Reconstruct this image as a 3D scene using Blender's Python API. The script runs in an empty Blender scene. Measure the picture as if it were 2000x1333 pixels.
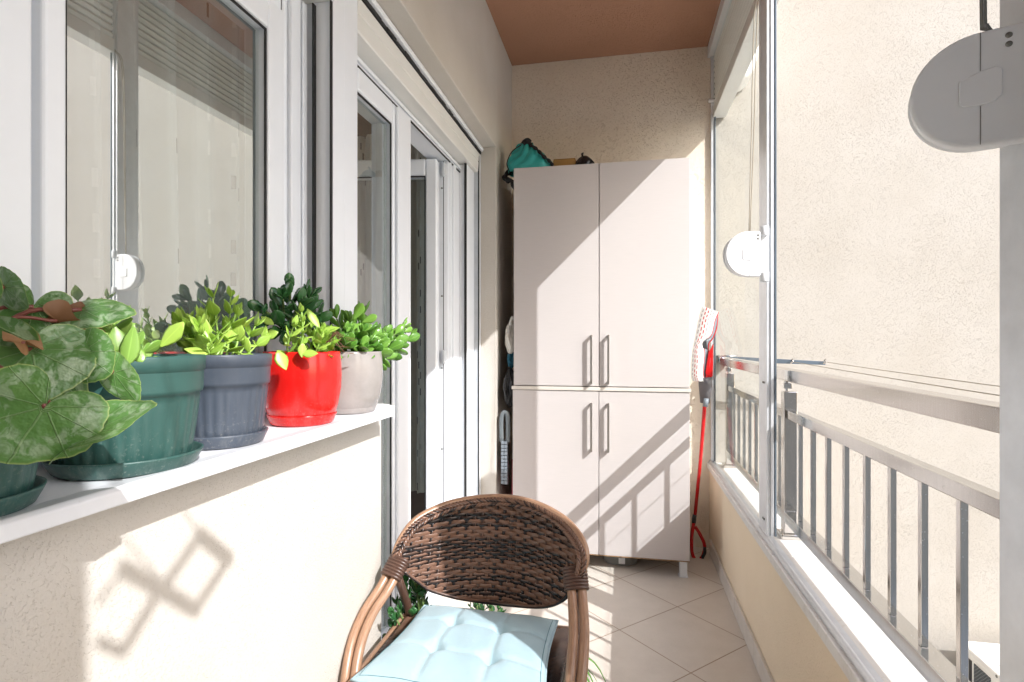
import bpy, math, random
from math import radians, sin, cos, pi, sqrt, atan2
from mathutils import Vector, Matrix
random.seed(7)
C = bpy.context.scene.collection
scene = bpy.context.scene

# ------------------------------------------------------------------ camera, sky, sun, exposure
CAM_Z = 1.1
YAW = radians(11.3)
cam_d = bpy.data.cameras.new('camera'); cam = bpy.data.objects.new('camera', cam_d); C.objects.link(cam)
cam.location = (0, 0, CAM_Z); cam.rotation_euler = (radians(90), 0, YAW)
cam_d.lens = 19.53; cam_d.sensor_width = 36; cam_d.clip_start = .02; cam_d.clip_end = 200
scene.camera = cam

SUN = Vector((-1.3, 1.0, -1.274)).normalized()          # the way the light travels
EL = math.asin(-SUN.z); AZ = atan2(-SUN.x, -SUN.y)      # towards the sun, clockwise from +Y
world = bpy.data.worlds.new("World"); scene.world = world; world.use_nodes = True
wn = world.node_tree.nodes; wl = world.node_tree.links
sky = wn.new('ShaderNodeTexSky'); sky.sky_type = 'NISHITA'; sky.sun_disc = False
sky.sun_elevation = EL; sky.sun_rotation = AZ; sky.dust_density = 2.1; sky.air_density = 1.0
wl.new(sky.outputs[0], wn['Background'].inputs[0]); wn['Background'].inputs[1].default_value = 0.15
sun_d = bpy.data.lights.new('sun', 'SUN'); sun = bpy.data.objects.new('sun', sun_d); C.objects.link(sun)
sun_d.energy = 2.25; sun_d.angle = radians(.5); sun_d.color = (.985, .985, 1.0)
sun.rotation_euler = SUN.to_track_quat('-Z', 'Y').to_euler(); sun.location = (6, -5, 6)
scene.view_settings.view_transform = 'Standard'; scene.view_settings.look = 'None'
scene.view_settings.exposure = 1.36; scene.view_settings.gamma = 1; scene.view_settings.use_curve_mapping = False
scene.cycles.max_bounces = 12; scene.cycles.diffuse_bounces = 6; scene.cycles.glossy_bounces = 6
scene.cycles.transparent_max_bounces = 24; scene.cycles.transmission_bounces = 6
scene.cycles.caustics_reflective = True; scene.cycles.caustics_refractive = False
scene.cycles.blur_glossy = 0.3; scene.cycles.sample_clamp_indirect = 8
scene.cycles.use_denoising = True
try: scene.cycles.denoiser = 'OPENIMAGEDENOISE'
except Exception: pass

# ------------------------------------------------------------------ helpers
def ray(px, py):
    u = (px - 1000) / 1085.; v = -(py - 667) / 1085.
    return Vector((u * cos(YAW) - sin(YAW), u * sin(YAW) + cos(YAW), v))
def onX(px, py, X):
    r = ray(px, py); return Vector((0, 0, CAM_Z)) + r * (X / r.x)
def onY(px, py, Y):
    r = ray(px, py); return Vector((0, 0, CAM_Z)) + r * (Y / r.y)
def atD(px, py, d):
    return Vector((0, 0, CAM_Z)) + ray(px, py) * d
def Yat(px, X): return onX(px, 600, X).y

WORLD = {}          # world origin of every mesh built so far
class MB:
    """collects vertices and faces of one mesh; lp = a free vector per vertex for the shaders"""
    def __init__(s): s.v = []; s.f = []; s.lp = []; s.sm = []
    def add(s, vs, fs, lp=None, smooth=False):
        b = len(s.v); s.v += [tuple(p) for p in vs]
        s.lp += [tuple(q) for q in lp] if lp else [(0, 0, 0)] * len(vs)
        s.f += [tuple(b + i for i in f) for f in fs]; s.sm += [smooth] * len(fs)
    def box(s, x0, x1, y0, y1, z0, z1, lp=(0, 0, 0), M=None):
        if x0 > x1: x0, x1 = x1, x0
        if y0 > y1: y0, y1 = y1, y0
        if z0 > z1: z0, z1 = z1, z0
        vs = [Vector(p) for p in ((x0,y0,z0),(x1,y0,z0),(x1,y1,z0),(x0,y1,z0),(x0,y0,z1),(x1,y0,z1),(x1,y1,z1),(x0,y1,z1))]
        if M: vs = [M @ p for p in vs]
        s.add(vs, [(0,3,2,1),(4,5,6,7),(0,1,5,4),(1,2,6,5),(2,3,7,6),(3,0,4,7)], [lp] * 8); return s
    def tube(s, pts, r, sides=10, r2=None, up=None, cap=True, closed=False, rnd=0):
        pts = [Vector(p) for p in pts]; n = len(pts)
        rs = list(r) if hasattr(r, '__len__') else [r] * n
        k2 = (r2 / rs[0]) if r2 else 1.0
        vs = []; lp = []; L = 0; prev = None
        for i, p in enumerate(pts):
            if closed: t = pts[(i + 1) % n] - pts[i - 1]
            else: t = pts[min(i + 1, n - 1)] - pts[max(i - 1, 0)]
            t = t.normalized() if t.length > 1e-9 else Vector((0, 0, 1))
            if i: L += (p - pts[i - 1]).length
            if up is not None: a = Vector(up[i] if isinstance(up, list) else up)
            else: a = prev if prev else (Vector((0, 0, 1)) if abs(t.z) < .9 else Vector((1, 0, 0)))
            b = t.cross(a); b = b.normalized() if b.length > 1e-6 else t.orthogonal().normalized()
            a = b.cross(t).normalized(); prev = a
            for k in range(sides):
                th = 2 * pi * k / sides
                vs.append(p + b * (cos(th) * rs[i]) + a * (sin(th) * rs[i] * k2)); lp.append((cos(th), sin(th) + rnd, L))
        fs = []
        for i in range(n if closed else n - 1):
            j = (i + 1) % n
            for k in range(sides):
                q = (k + 1) % sides
                fs.append((i*sides+k, i*sides+q, j*sides+q, j*sides+k))
        if cap and not closed:
            fs.append(tuple(range(sides))[::-1]); fs.append(tuple((n-1)*sides + k for k in range(sides)))
        s.add(vs, fs, lp, True); return s
    def lathe(s, prof, c=(0, 0, 0), n=48, flute=None):
        vs = []; lp = []
        for i, (r, z) in enumerate(prof):
            for k in range(n):
                th = 2 * pi * k / n; rr = r + (flute(th, z) if flute else 0)
                vs.append((c[0] + rr * cos(th), c[1] + rr * sin(th), c[2] + z)); lp.append((cos(th), sin(th), z))
        fs = [(i*n+k, i*n+(k+1) % n, (i+1)*n+(k+1) % n, (i+1)*n+k) for i in range(len(prof) - 1) for k in range(n)]
        s.add(vs, fs, lp, True); return s
    def grid(s, fn, nu, nv, smooth=True, lpf=None):
        vs = []; lp = []
        for i in range(nu + 1):
            for j in range(nv + 1):
                u, v = i / nu, j / nv
                vs.append(fn(u, v)); lp.append(lpf(u, v) if lpf else (u, v, 0))
        fs = [(i*(nv+1)+j, (i+1)*(nv+1)+j, (i+1)*(nv+1)+j+1, i*(nv+1)+j+1) for i in range(nu) for j in range(nv)]
        s.add(vs, fs, lp, smooth); return s
    def prism(s, outline, y0, y1, M=None, axis='Y'):
        """outline in the XZ plane, extruded along Y"""
        n = len(outline)
        vs = [Vector((x, y0, z)) for x, z in outline] + [Vector((x, y1, z)) for x, z in outline]
        if M: vs = [M @ p for p in vs]
        fs = [tuple(range(n)), tuple(range(2*n-1, n-1, -1))] + [((i+1) % n, i, n+i, n+(i+1) % n) for i in range(n)]
        s.add(vs, fs); return s
    def build(s, name, mat, parent=None, bevel=0, seg=2, solid=0, sub=0, loc=None, autosmooth=False):
        me = bpy.data.meshes.new(name)
        off = Vector(loc) if loc is not None else Vector((0, 0, 0))
        me.from_pydata([tuple(Vector(p) - off) for p in s.v], [], s.f)
        me.polygons.foreach_set('use_smooth', s.sm)
        at = me.attributes.new('lp', 'FLOAT_VECTOR', 'POINT')
        at.data.foreach_set('vector', [c for q in s.lp for c in q])
        me.materials.append(mat); me.update()
        o = bpy.data.objects.new(name, me); C.objects.link(o)
        if parent: o.parent = parent; o.location = off - WORLD.get(parent.name, Vector(parent.location))
        else: o.location = off
        WORLD[o.name] = off
        if solid:
            m = o.modifiers.new('solid', 'SOLIDIFY'); m.thickness = solid; m.offset = 0
        if bevel:
            m = o.modifiers.new('bevel', 'BEVEL'); m.width = bevel; m.segments = seg; m.limit_method = 'ANGLE'; m.angle_limit = radians(40)
            m.harden_normals = False
        if sub:
            m = o.modifiers.new('sub', 'SUBSURF'); m.levels = sub; m.render_levels = sub
        return o

def tag(o, label=None, cat=None, group=None, kind=None):
    if label: o['label'] = label
    if cat: o['category'] = cat
    if group: o['group'] = group
    if kind: o['kind'] = kind
    return o
def thing(name, label, cat, loc=(0, 0, 0), group=None):
    o = bpy.data.objects.new(name, None); C.objects.link(o); o.location = loc; o.empty_display_size = .1
    return tag(o, label, cat, group)
def struct(name, mb, mat):
    return tag(mb.build(name, mat), kind='structure')
def box(x0, x1, y0, y1, z0, z1): return MB().box(x0, x1, y0, y1, z0, z1)
def smoothpath(pts, n=8):
    pts = [Vector(p) for p in pts]; out = []
    P = [2*pts[0]-pts[1]] + pts + [2*pts[-1]-pts[-2]]
    for i in range(1, len(P) - 2):
        a, b, c, d = P[i-1:i+3]
        for k in range(n):
            t = k / n
            out.append(.5*((2*b)+(c-a)*t+(2*a-5*b+4*c-d)*t*t+(3*b-a-3*c+d)*t**3))
    return out + [pts[-1]]

# ------------------------------------------------------------------ materials
class NT:
    def __init__(s, name):
        s.m = bpy.data.materials.new(name); s.m.use_nodes = True; s.t = s.m.node_tree; s.n = s.t.nodes; s.l = s.t.links
        s.bsdf = s.n['Principled BSDF']; s.out = s.n['Material Output']
    def node(s, typ, **kw):
        x = s.n.new(typ)
        for k, v in kw.items():
            if k.startswith('i_'): x.inputs[k[2:].replace('_', ' ')].default_value = v
            else: setattr(x, k, v)
        return x
    def link(s, a, b): s.l.new(a, b)
    def coord(s, kind='Object'): return s.node('ShaderNodeTexCoord').outputs[kind]
    def attr(s, name='lp'): return s.node('ShaderNodeAttribute', attribute_name=name).outputs['Vector']
    def mapping(s, vec, sc=(1, 1, 1)):
        m = s.node('ShaderNodeMapping'); m.inputs['Scale'].default_value = sc; s.link(vec, m.inputs['Vector']); return m.outputs[0]
    def noise(s, vec, scale, detail=2, rough=.5, dist=0):
        x = s.node('ShaderNodeTexNoise', i_Scale=scale, i_Detail=detail, i_Roughness=rough, i_Distortion=dist)
        s.link(vec, x.inputs['Vector']); return x.outputs['Fac']
    def ramp(s, fac, stops):
        x = s.node('ShaderNodeValToRGB'); e = x.color_ramp.elements
        while len(e) < len(stops): e.new(.5)
        for i, (p, c) in enumerate(stops):
            e[i].position = p; e[i].color = (c, c, c, 1) if not hasattr(c, '__len__') else (*c, 1)
        s.link(fac, x.inputs[0]); return x.outputs[0]
    def math(s, op, a, b=None, c=None, clamp=False):
        x = s.node('ShaderNodeMath', operation=op, use_clamp=clamp)
        for i, q in enumerate((a, b, c)):
            if q is None: continue
            if isinstance(q, (int, float)): x.inputs[i].default_value = q
            else: s.link(q, x.inputs[i])
        return x.outputs[0]
    def mix(s, fac, a, b, blend='MIX'):
        x = s.node('ShaderNodeMix', data_type='RGBA', blend_type=blend)
        for i, q in ((0, fac), (6, a), (7, b)):
            if isinstance(q, (int, float)): x.inputs[i].default_value = q
            elif isinstance(q, tuple): x.inputs[i].default_value = (*q, 1)
            else: s.link(q, x.inputs[i])
        return x.outputs[2]
    def bump(s, h, strength=.5, dist=.002):
        x = s.node('ShaderNodeBump', i_Strength=strength, i_Distance=dist); s.link(h, x.inputs['Height'])
        s.link(x.outputs[0], s.bsdf.inputs['Normal']); return x
    def base(s, c):
        if isinstance(c, tuple): s.bsdf.inputs['Base Color'].default_value = (*c, 1)
        else: s.link(c, s.bsdf.inputs['Base Color'])
    def set(s, **kw):
        for k, v in kw.items(): s.bsdf.inputs[k.replace('_', ' ')].default_value = v
        return s

def plain(name, col, rough=.5, metal=0, spec=.5, coat=0, var=.06, vscale=6, bump=0, bscale=200):
    t = NT(name); t.set(Roughness=rough, Metallic=metal); t.bsdf.inputs['Specular IOR Level'].default_value = spec
    if coat: t.set(Coat_Weight=coat)
    co = t.coord()
    if var:
        f = t.noise(co, vscale, 4, .6)
        lo = tuple(c * (1 - var * 1.6) for c in col); hi = tuple(min(1, c * (1 + var)) for c in col)
        t.base(t.ramp(f, [(.3, lo), (.7, hi)]))
    else: t.base(col)
    if bump: t.bump(t.noise(co, bscale, 3), bump, .001)
    return t.m

def stucco(name, col, s=1.0, strength=.9, pitdark=.72):
    """scraped mineral plaster: short worm-shaped grooves in a finely grained coat"""
    t = NT(name); t.set(Roughness=.92); t.bsdf.inputs['Specular IOR Level'].default_value = .2
    co = t.coord()
    wx = t.noise(co, 30 * s, 2); 
    warp = t.node('ShaderNodeVectorMath', operation='MULTIPLY_ADD')
    nz = t.node('ShaderNodeTexNoise', i_Scale=26 * s, i_Detail=2.0); t.link(co, nz.inputs['Vector'])
    t.link(nz.outputs['Color'], warp.inputs[0]); warp.inputs[1].default_value = (.022 / s,) * 3; t.link(co, warp.inputs[2])
    n1 = t.noise(warp.outputs[0], 62 * s, 1.5, .5)
    line = t.math('ABSOLUTE', t.math('SUBTRACT', n1, .5))
    line = t.ramp(line, [(.0, 1.0), (.045, 0.0)])
    mask = t.ramp(t.noise(co, 75 * s, 1.0), [(.50, 0.0), (.56, 1.0)])
    patch = t.ramp(t.noise(co, 2.2, 3, .6), [(.35, .45), (.65, 1.0)])
    pit = t.math('MULTIPLY', t.math('MULTIPLY', line, mask), patch)
    grain = t.noise(co, 330 * s, 3, .7)
    big = t.noise(co, 3.0, 4, .6)
    lump = t.noise(warp.outputs[0], 95 * s, 2, .55)
    h = t.math('SUBTRACT', t.math('ADD', t.math('MULTIPLY', grain, .3), t.math('MULTIPLY', lump, .9)), pit)
    t.bump(h, strength, .0030 / s)
    c = t.mix(t.math('MULTIPLY', pit, .24), t.ramp(big, [(.3, tuple(q*.93*(1, .985, .96)[i] for i, q in enumerate(col))), (.7, col)]), tuple(q * pitdark * (1, .93, .82)[i] for i, q in enumerate(col)))  # groove colour darkened as painted shade, with a brown tint
    t.base(c); return t.m

M = {}
M['wall'] = stucco('cream scraped plaster', (.61, .575, .525), 2.6, .75, .7)
M['wall2'] = stucco('cream scraped plaster of the end wall', (.45, .422, .378), 1.9, 1.0, .55)  # same wall as the alcove piece, colour darkened against its sunlit brightness
M['wall3'] = stucco('end wall plaster lightened for bounced light', (.84, .75, .63), 1.15, 1.0)  # same end wall plaster, colour lightened and warmed to stand in for bounced light
M['parapet'] = stucco('sand plaster', (.84, .70, .53), 2.2, .9)
M['ceil'] = stucco('brown plaster', (.43, .235, .155), 1.3, .7)
M['smoothwall'] = plain('smooth cream render', (.78, .68, .54), .9, bump=.3, bscale=120)
M['pvc'] = plain('white window plastic', (.88, .91, .95), .28, var=.02)
M['pvc2'] = plain('off white painted aluminium', (.80, .79, .75), .35, var=.03)
M['gasket'] = plain('black rubber gasket', (.012, .012, .013), .6, var=0)
M['alu'] = plain('satin aluminium', (.74, .77, .80), .3, metal=.3, var=.05, vscale=20)
M['dkalu'] = plain('blue grey edge seal', (.16, .20, .24), .25, metal=.4, var=.1)
M['grey_plastic'] = plain('light grey plastic', (.74, .76, .77), .45, var=.03)
M['white_plastic'] = plain('white plastic', (.82, .83, .84), .4, var=.02)
def sillmat():
    t = NT('white sill plastic'); co = t.coord(); n = t.noise(co, 7, 5, .65); f = t.noise(co, 120, 2, .6); g = t.noise(co, 16, 3, .6)
    c = t.ramp(n, [(.3, (.76, .77, .79)), (.7, (.84, .85, .88))])
    c = t.mix(t.math('MULTIPLY', t.math('MULTIPLY', t.ramp(f, [(.70, 0.0), (.74, 1.0)]), t.ramp(g, [(.5, 0.0), (.6, 1.0)])), .6), c, (.25, .2, .15)); t.base(c)
    t.set(Roughness=.35); return t.m
M['sill'] = sillmat()
M['dark'] = plain('dark plastic', (.03, .03, .032), .5)
M['screw'] = plain('screw', (.22, .22, .2), .35, metal=.8)

def steel(name, rough=.08, col=(.76, .75, .73)):
    t = NT(name); t.set(Metallic=1.0, Roughness=rough)
    co = t.coord(); st = t.noise(t.mapping(co, (60, 60, 3)), 6, 3)
    t.base(t.ramp(st, [(.3, tuple(c*.9 for c in col)), (.7, col)]))
    sp = t.noise(co, 260, 2); r = t.ramp(sp, [(.66, rough), (.76, rough + .2)]); t.link(r, t.bsdf.inputs['Roughness'])
    t.bump(t.noise(co, 5, 1), .05, .002); return t.m
M['steel'] = steel('polished steel', .14, (.64, .61, .575)); M['steel_b'] = steel('polished baluster steel', .13, (.70, .69, .67))

def marble():
    t = NT('pale marble'); t.set(Roughness=.35); co = t.coord()
    n = t.noise(co, 6, 8, .65, 1.2)
    v = t.math('ABSOLUTE', t.math('SUBTRACT', n, .5)); vein = t.ramp(v, [(0, 1.0), (.03, 0.0)])
    sp = t.ramp(t.noise(co, 35, 4, .7), [(.66, 0.0), (.75, 1.0)])
    c = t.mix(t.math('MULTIPLY', vein, .3), (.74, .72, .69), (.50, .44, .38)); c = t.mix(t.math('MULTIPLY', sp, .35), c, (.45, .40, .33))
    t.base(c); return t.m
M['marble'] = marble()

def tiles():
    t = NT('beige floor tile'); co = t.coord(); t.set(Roughness=.38)
    sx = t.node('ShaderNodeSeparateXYZ'); t.link(co, sx.inputs[0]); X, Y = sx.outputs[0], sx.outputs[1]
    S = .3305
    a = t.math('DIVIDE', t.math('SUBTRACT', t.math('MULTIPLY', t.math('ADD', X, Y), .70711), 1.5146), S)
    b = t.math('DIVIDE', t.math('SUBTRACT', t.math('MULTIPLY', t.math('SUBTRACT', Y, X), .70711), 1.533), S)
    def edge(q): return t.math('ABSOLUTE', t.math('SUBTRACT', t.math('FRACT', t.math('ADD', q, 10.5)), .5))
    ln = t.math('MINIMUM', edge(a), edge(b)); g = t.ramp(ln, [(.005, 1.0), (.007, 0.0)])
    cell = t.node('ShaderNodeCombineXYZ'); t.link(t.math('FLOOR', t.math('ADD', a, 10)), cell.inputs[0]); t.link(t.math('FLOOR', t.math('ADD', b, 10)), cell.inputs[1])
    wn_ = t.node('ShaderNodeTexWhiteNoise'); t.link(cell.outputs[0], wn_.inputs['Vector'])
    n = t.noise(co, 9, 6, .7); fine = t.noise(co, 160, 3, .7)
    c = t.ramp(n, [(.3, (.60, .54, .47)), (.7, (.68, .615, .545))])
    c = t.mix(t.math('MULTIPLY', t.ramp(fine, [(.55, 0.0), (.75, 1.0)]), .25), c, (.42, .34, .27))
    c = t.mix(t.math('MULTIPLY', wn_.outputs['Value'], .10), c, (.50, .42, .35))
    c = t.mix(g, c, (.33, .23, .155))
    t.base(c); t.link(t.ramp(n, [(.3, .3), (.7, .5)]), t.bsdf.inputs['Roughness'])
    t.bump(t.math('SUBTRACT', t.math('MULTIPLY', fine, .1), g), .5, .001); return t.m
M['tile'] = tiles()
M['skirt'] = plain('skirting tile', (.62, .56, .50), .4, var=.08, vscale=12)

def glass(name, base=.06, top=.9, tint=(.97, .985, .98), dirt=0.0):
    t = NT(name); co = t.coord()
    t.n.remove(t.bsdf)
    tr = t.node('ShaderNodeBsdfTransparent'); tr.inputs[0].default_value = (*tint, 1)
    gl = t.node('ShaderNodeBsdfGlossy'); gl.inputs['Roughness'].default_value = 0.0; gl.inputs[0].default_value = (.97, .98, .97, 1)
    fr = t.node('ShaderNodeFresnel'); fr.inputs[0].default_value = 1.5
    k = t.math('MULTIPLY_ADD', fr.outputs[0], top, base, clamp=True)
    geo = t.node('ShaderNodeNewGeometry'); k = t.math('MULTIPLY', k, t.math('SUBTRACT', 1.0, geo.outputs['Backfacing']))   # a pane is counted once, not per face
    mx = t.node('ShaderNodeMixShader'); t.link(k, mx.inputs[0]); t.link(tr.outputs[0], mx.inputs[1]); t.link(gl.outputs[0], mx.inputs[2])
    last = mx.outputs[0]
    if dirt:
        df = t.node('ShaderNodeBsdfDiffuse'); df.inputs[0].default_value = (.8, .8, .8, 1)
        m2 = t.node('ShaderNodeMixShader'); f = t.math('MULTIPLY', t.ramp(t.noise(co, 5, 5, .6, .5), [(.5, 0.0), (.8, 1.0)]), dirt)
        t.link(f, m2.inputs[0]); t.link(last, m2.inputs[1]); t.link(df.outputs[0], m2.inputs[2]); last = m2.outputs[0]
    t.link(last, t.out.inputs['Surface']); return t.m
M['winglass'] = glass('coated double glazing', .50, 1.1, (.92, .94, .92))
M['doorglass'] = glass('door double glazing', .14, 1.0, (.92, .94, .92))
M['clear'] = glass('clear screen glass', .0, .22, (.97, .985, .98), .03)

def curtain(name, col, alpha):
    t = NT(name); lp = t.attr(); sp = t.node('ShaderNodeSeparateXYZ'); t.link(lp, sp.inputs[0])
    U, V = sp.outputs[0], sp.outputs[1]
    t.set(Roughness=.9); t.base(col)
    colm = t.math('LESS_THAN', t.math('FRACT', t.math('MULTIPLY', U, 9.0)), .30)
    sub = t.math('FLOOR', t.math('MULTIPLY', U, 90))
    rowv = t.math('ADD', t.math('MULTIPLY', V, 13), t.math('MULTIPLY', sub, .37))
    dash = t.math('LESS_THAN', t.math('FRACT', rowv), .42)
    inl = t.math('LESS_THAN', t.math('FRACT', t.math('MULTIPLY', U, 90)), .6)
    wn_ = t.node('ShaderNodeTexWhiteNoise'); cb = t.node('ShaderNodeCombineXYZ'); t.link(sub, cb.inputs[0]); t.link(t.math('FLOOR', rowv), cb.inputs[1]); t.link(cb.outputs[0], wn_.inputs['Vector'])
    on = t.math('MULTIPLY', t.math('MULTIPLY', colm, dash), t.math('MULTIPLY', inl, t.math('GREATER_THAN', wn_.outputs['Value'], .40)))
    dark = t.math('GREATER_THAN', wn_.outputs['Value'], .8)
    c = t.mix(on, col, t.mix(dark, (.85, .85, .82), (.10, .09, .08))); t.link(c, t.bsdf.inputs['Base Color'])
    tl = t.node('ShaderNodeBsdfTranslucent'); t.link(c, tl.inputs[0])
    m1 = t.node('ShaderNodeMixShader'); m1.inputs[0].default_value = .4; t.link(t.bsdf.outputs[0], m1.inputs[1]); t.link(tl.outputs[0], m1.inputs[2])
    tr = t.node('ShaderNodeBsdfTransparent'); m2 = t.node('ShaderNodeMixShader')
    t.link(t.math('MAXIMUM', alpha, t.math('MULTIPLY', on, .9)), m2.inputs[0]); t.link(tr.outputs[0], m2.inputs[1]); t.link(m1.outputs[0], m2.inputs[2])
    t.link(m2.outputs[0], t.out.inputs['Surface']); return t.m
M['sheer'] = curtain('sheer woven curtain', (.90, .90, .87), .66)
M['doorcurtain'] = curtain('woven door curtain', (.78, .75, .67), .96)

def leafmat(name, c1, c2, rough=.3, marbled=False, sub=.0):
    t = NT(name); t.set(Roughness=rough); co = t.coord(); lp = t.attr(); sp = t.node('ShaderNodeSeparateXYZ'); t.link(lp, sp.inputs[0])
    U, V, R = sp.outputs
    c = t.mix(R, c1, c2)
    if marbled:
        # lp = (radial 0..1, angle/2pi, random)
        n = t.noise(co, 60, 3, .6)
        rad = t.math('ADD', U, t.math('MULTIPLY', t.math('SUBTRACT', n, .5), .35))
        band = t.math('MULTIPLY', t.ramp(rad, [(.48, 0.0), (.56, 1.0), ]), t.ramp(rad, [(.84, 1.0), (.95, 0.0)]))
        blot = t.ramp(t.noise(co, 75, 3, .6, 1.0), [(.45, 0.0), (.55, 1.0)])
        k = t.math('MULTIPLY', band, blot)
        c = t.mix(t.math('MULTIPLY', k, .75), c, (.30, .40, .25)); c = t.mix(t.math('MULTIPLY', t.ramp(t.noise(co, 22, 3), [(.5, 0.0), (.7, 1.0)]), .35), c, (.15, .27, .06))
        ang = t.math('MULTIPLY', V, 9.0)
        vein = t.ramp(t.math('MULTIPLY', t.math('ABSOLUTE', t.math('SUBTRACT', t.math('FRACT', t.math('ADD', ang, t.math('MULTIPLY', n, .12))), .5)), U), [(.010, 1.0), (.024, 0.0)])
        c = t.mix(t.math('MULTIPLY', vein, .32), c, (.36, .48, .24))
        rim = t.ramp(U, [(.965, 0.0), (.99, 1.0)]); c = t.mix(t.math('MULTIPLY', rim, .7), c, (.35, .42, .14))
        t.bump(t.math('SUBTRACT', t.math('MULTIPLY', n, 1.4), t.math('MULTIPLY', vein, .35)), .8, .003)
    else:
        mid = t.ramp(t.math('ABSOLUTE', V), [(.04, 1.0), (.10, 0.0)]); c = t.mix(t.math('MULTIPLY', mid, .25), c, tuple(min(1, q * 1.7) for q in c2))
    t.link(c, t.bsdf.inputs['Base Color'])
    if sub:
        tl = t.node('ShaderNodeBsdfTranslucent'); t.link(t.mix(.5, c, tuple(min(1, q*2) for q in c2)), tl.inputs[0])
        mx = t.node('ShaderNodeMixShader'); mx.inputs[0].default_value = sub; t.link(t.bsdf.outputs[0], mx.inputs[1]); t.link(tl.outputs[0], mx.inputs[2]); t.link(mx.outputs[0], t.out.inputs['Surface'])
    return t.m
M['cyc'] = leafmat('marbled leaf', (.065, .155, .04), (.10, .225, .055), .36, True, .15)
M['cycdry'] = leafmat('dried brown leaf', (.13, .05, .025), (.30, .16, .07), .6, False, .15)
M['jadedark'] = leafmat('dark jade leaf', (.022, .085, .028), (.045, .15, .04), .22)
M['jade'] = leafmat('jade leaf', (.07, .20, .025), (.19, .38, .06), .2, sub=.08)
M['lime'] = leafmat('lime green leaf', (.22, .42, .04), (.46, .66, .12), .35, sub=.25)
M['hoya'] = leafmat('soft green leaf', (.16, .34, .05), (.34, .52, .12), .3, sub=.2)
M['spider'] = leafmat('strap leaf', (.08, .25, .03), (.22, .45, .08), .35, sub=.2)
M['stem'] = plain('green stem', (.12, .19, .05), .5, var=.2, vscale=40)
M['stem_l'] = plain('pale green stem', (.30, .48, .10), .5, var=.1, vscale=40)
M['petiole'] = plain('red brown leaf stalk', (.20, .06, .045), .4, var=.2, vscale=40)
M['soil'] = plain('potting soil', (.05, .035, .025), .95, var=.5, vscale=80, bump=1, bscale=150)
def potmat(name, col, rough, lime=.35):
    t = NT(name); co = t.coord(); n = t.noise(co, 14, 5, .65); f = t.noise(co, 190, 3, .7)
    c = t.ramp(n, [(.3, tuple(q * .86 for q in col)), (.7, tuple(q * 1.08 for q in col))])
    sp = t.node('ShaderNodeSeparateXYZ'); t.link(t.attr(), sp.inputs[0])
    low = t.ramp(sp.outputs[2], [(.008, 1.0), (.07, .12)])
    mk = t.math('MULTIPLY', t.math('MULTIPLY', t.ramp(f, [(.58, 0.0), (.68, 1.0)]), low), lime)
    film = t.math('MULTIPLY', t.math('MULTIPLY', t.ramp(t.noise(t.mapping(co, (40, 40, 4)), 2.2, 4, .7), [(.48, 0.0), (.8, 1.0)]), low), lime * .8)
    c = t.mix(t.math('MAXIMUM', mk, film), c, (.60, .58, .52)); t.base(c)
    t.link(t.ramp(n, [(.3, rough), (.7, min(1, rough + .14))]), t.bsdf.inputs['Roughness']); return t.m
M['pot_green'] = potmat('dark green pot plastic', (.032, .095, .082), .34, .18)
M['pot_blue'] = potmat('slate blue pot plastic', (.06, .075, .10), .32, .2)
M['pot_red'] = potmat('glossy red pot', (.60, .010, .008), .12, .10)
M['pot_taupe'] = potmat('glossy taupe pot', (.32, .295, .275), .12, .10)
M['pot_white'] = plain('white flower pot', (.75, .74, .72), .35)

def laminate():
    t = NT('pale pink beige laminate'); co = t.coord(); t.set(Roughness=.42)
    n = t.noise(t.mapping(co, (2, 2, 60)), 8, 3); f = t.noise(co, 420, 2)
    t.base(t.ramp(n, [(.3, (.565, .520, .505)), (.7, (.595, .545, .53))])); t.bump(f, .12, .0004); return t.m
M['lam'] = laminate(); M['lam_edge'] = plain('cream edge strip', (.68, .63, .57), .4, var=.03)
M['chip'] = plain('raw chipboard', (.42, .24, .11), .9, var=.35, vscale=80)
M['handle'] = plain('brushed nickel handle', (.50, .47, .44), .34, metal=.9, var=.05)
M['teal'] = plain('teal nylon cloth', (.035, .42, .40), .55, var=.08, vscale=15, bump=.6, bscale=60)
M['blackcloth'] = plain('black webbing', (.01, .01, .012), .8, bump=.5)
M['blackbag'] = plain('black bin bag plastic', (.012, .012, .014), .28, var=.2, vscale=20, bump=.8, bscale=30)
M['whitebag'] = plain('white carrier bag', (.70, .68, .62), .45, var=.08, vscale=20, bump=.6, bscale=35)
M['bluebag'] = plain('blue cloth', (.02, .13, .20), .8, var=.1)
M['card'] = plain('brown cardboard', (.40, .22, .07), .85, var=.06)
M['red'] = plain('red plastic', (.52, .008, .010), .25, var=.03)
M['redcloth'] = plain('red piping cloth', (.50, .01, .015), .8)
M['dkgrey'] = plain('dark grey plastic', (.12, .11, .115), .35)
M['midgrey'] = plain('blue grey plastic', (.20, .23, .26), .4)
M['basin'] = plain('grey plastic basin', (.20, .20, .19), .4, var=.06)
M['paper'] = plain('white label paper', (.8, .8, .8), .6)
M['brush'] = plain('grey brush plastic', (.14, .16, .17), .45)
M['acwhite'] = plain('white painted metal', (.85, .84, .80), .4, var=.03)
def fins():
    t = NT('condenser fins'); co = t.coord(); sp = t.node('ShaderNodeSeparateXYZ'); t.link(co, sp.inputs[0])
    def d(q): return t.math('LESS_THAN', t.math('FRACT', t.math('MULTIPLY', q, 60)), .28)
    g = t.math('MAXIMUM', d(t.math('ADD', sp.outputs[1], sp.outputs[2])), d(t.math('SUBTRACT', sp.outputs[1], sp.outputs[2])))
    t.base(t.mix(g, (.02, .025, .03), (.16, .18, .19))); t.set(Roughness=.5); return t.m
M['fins'] = fins()

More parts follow.
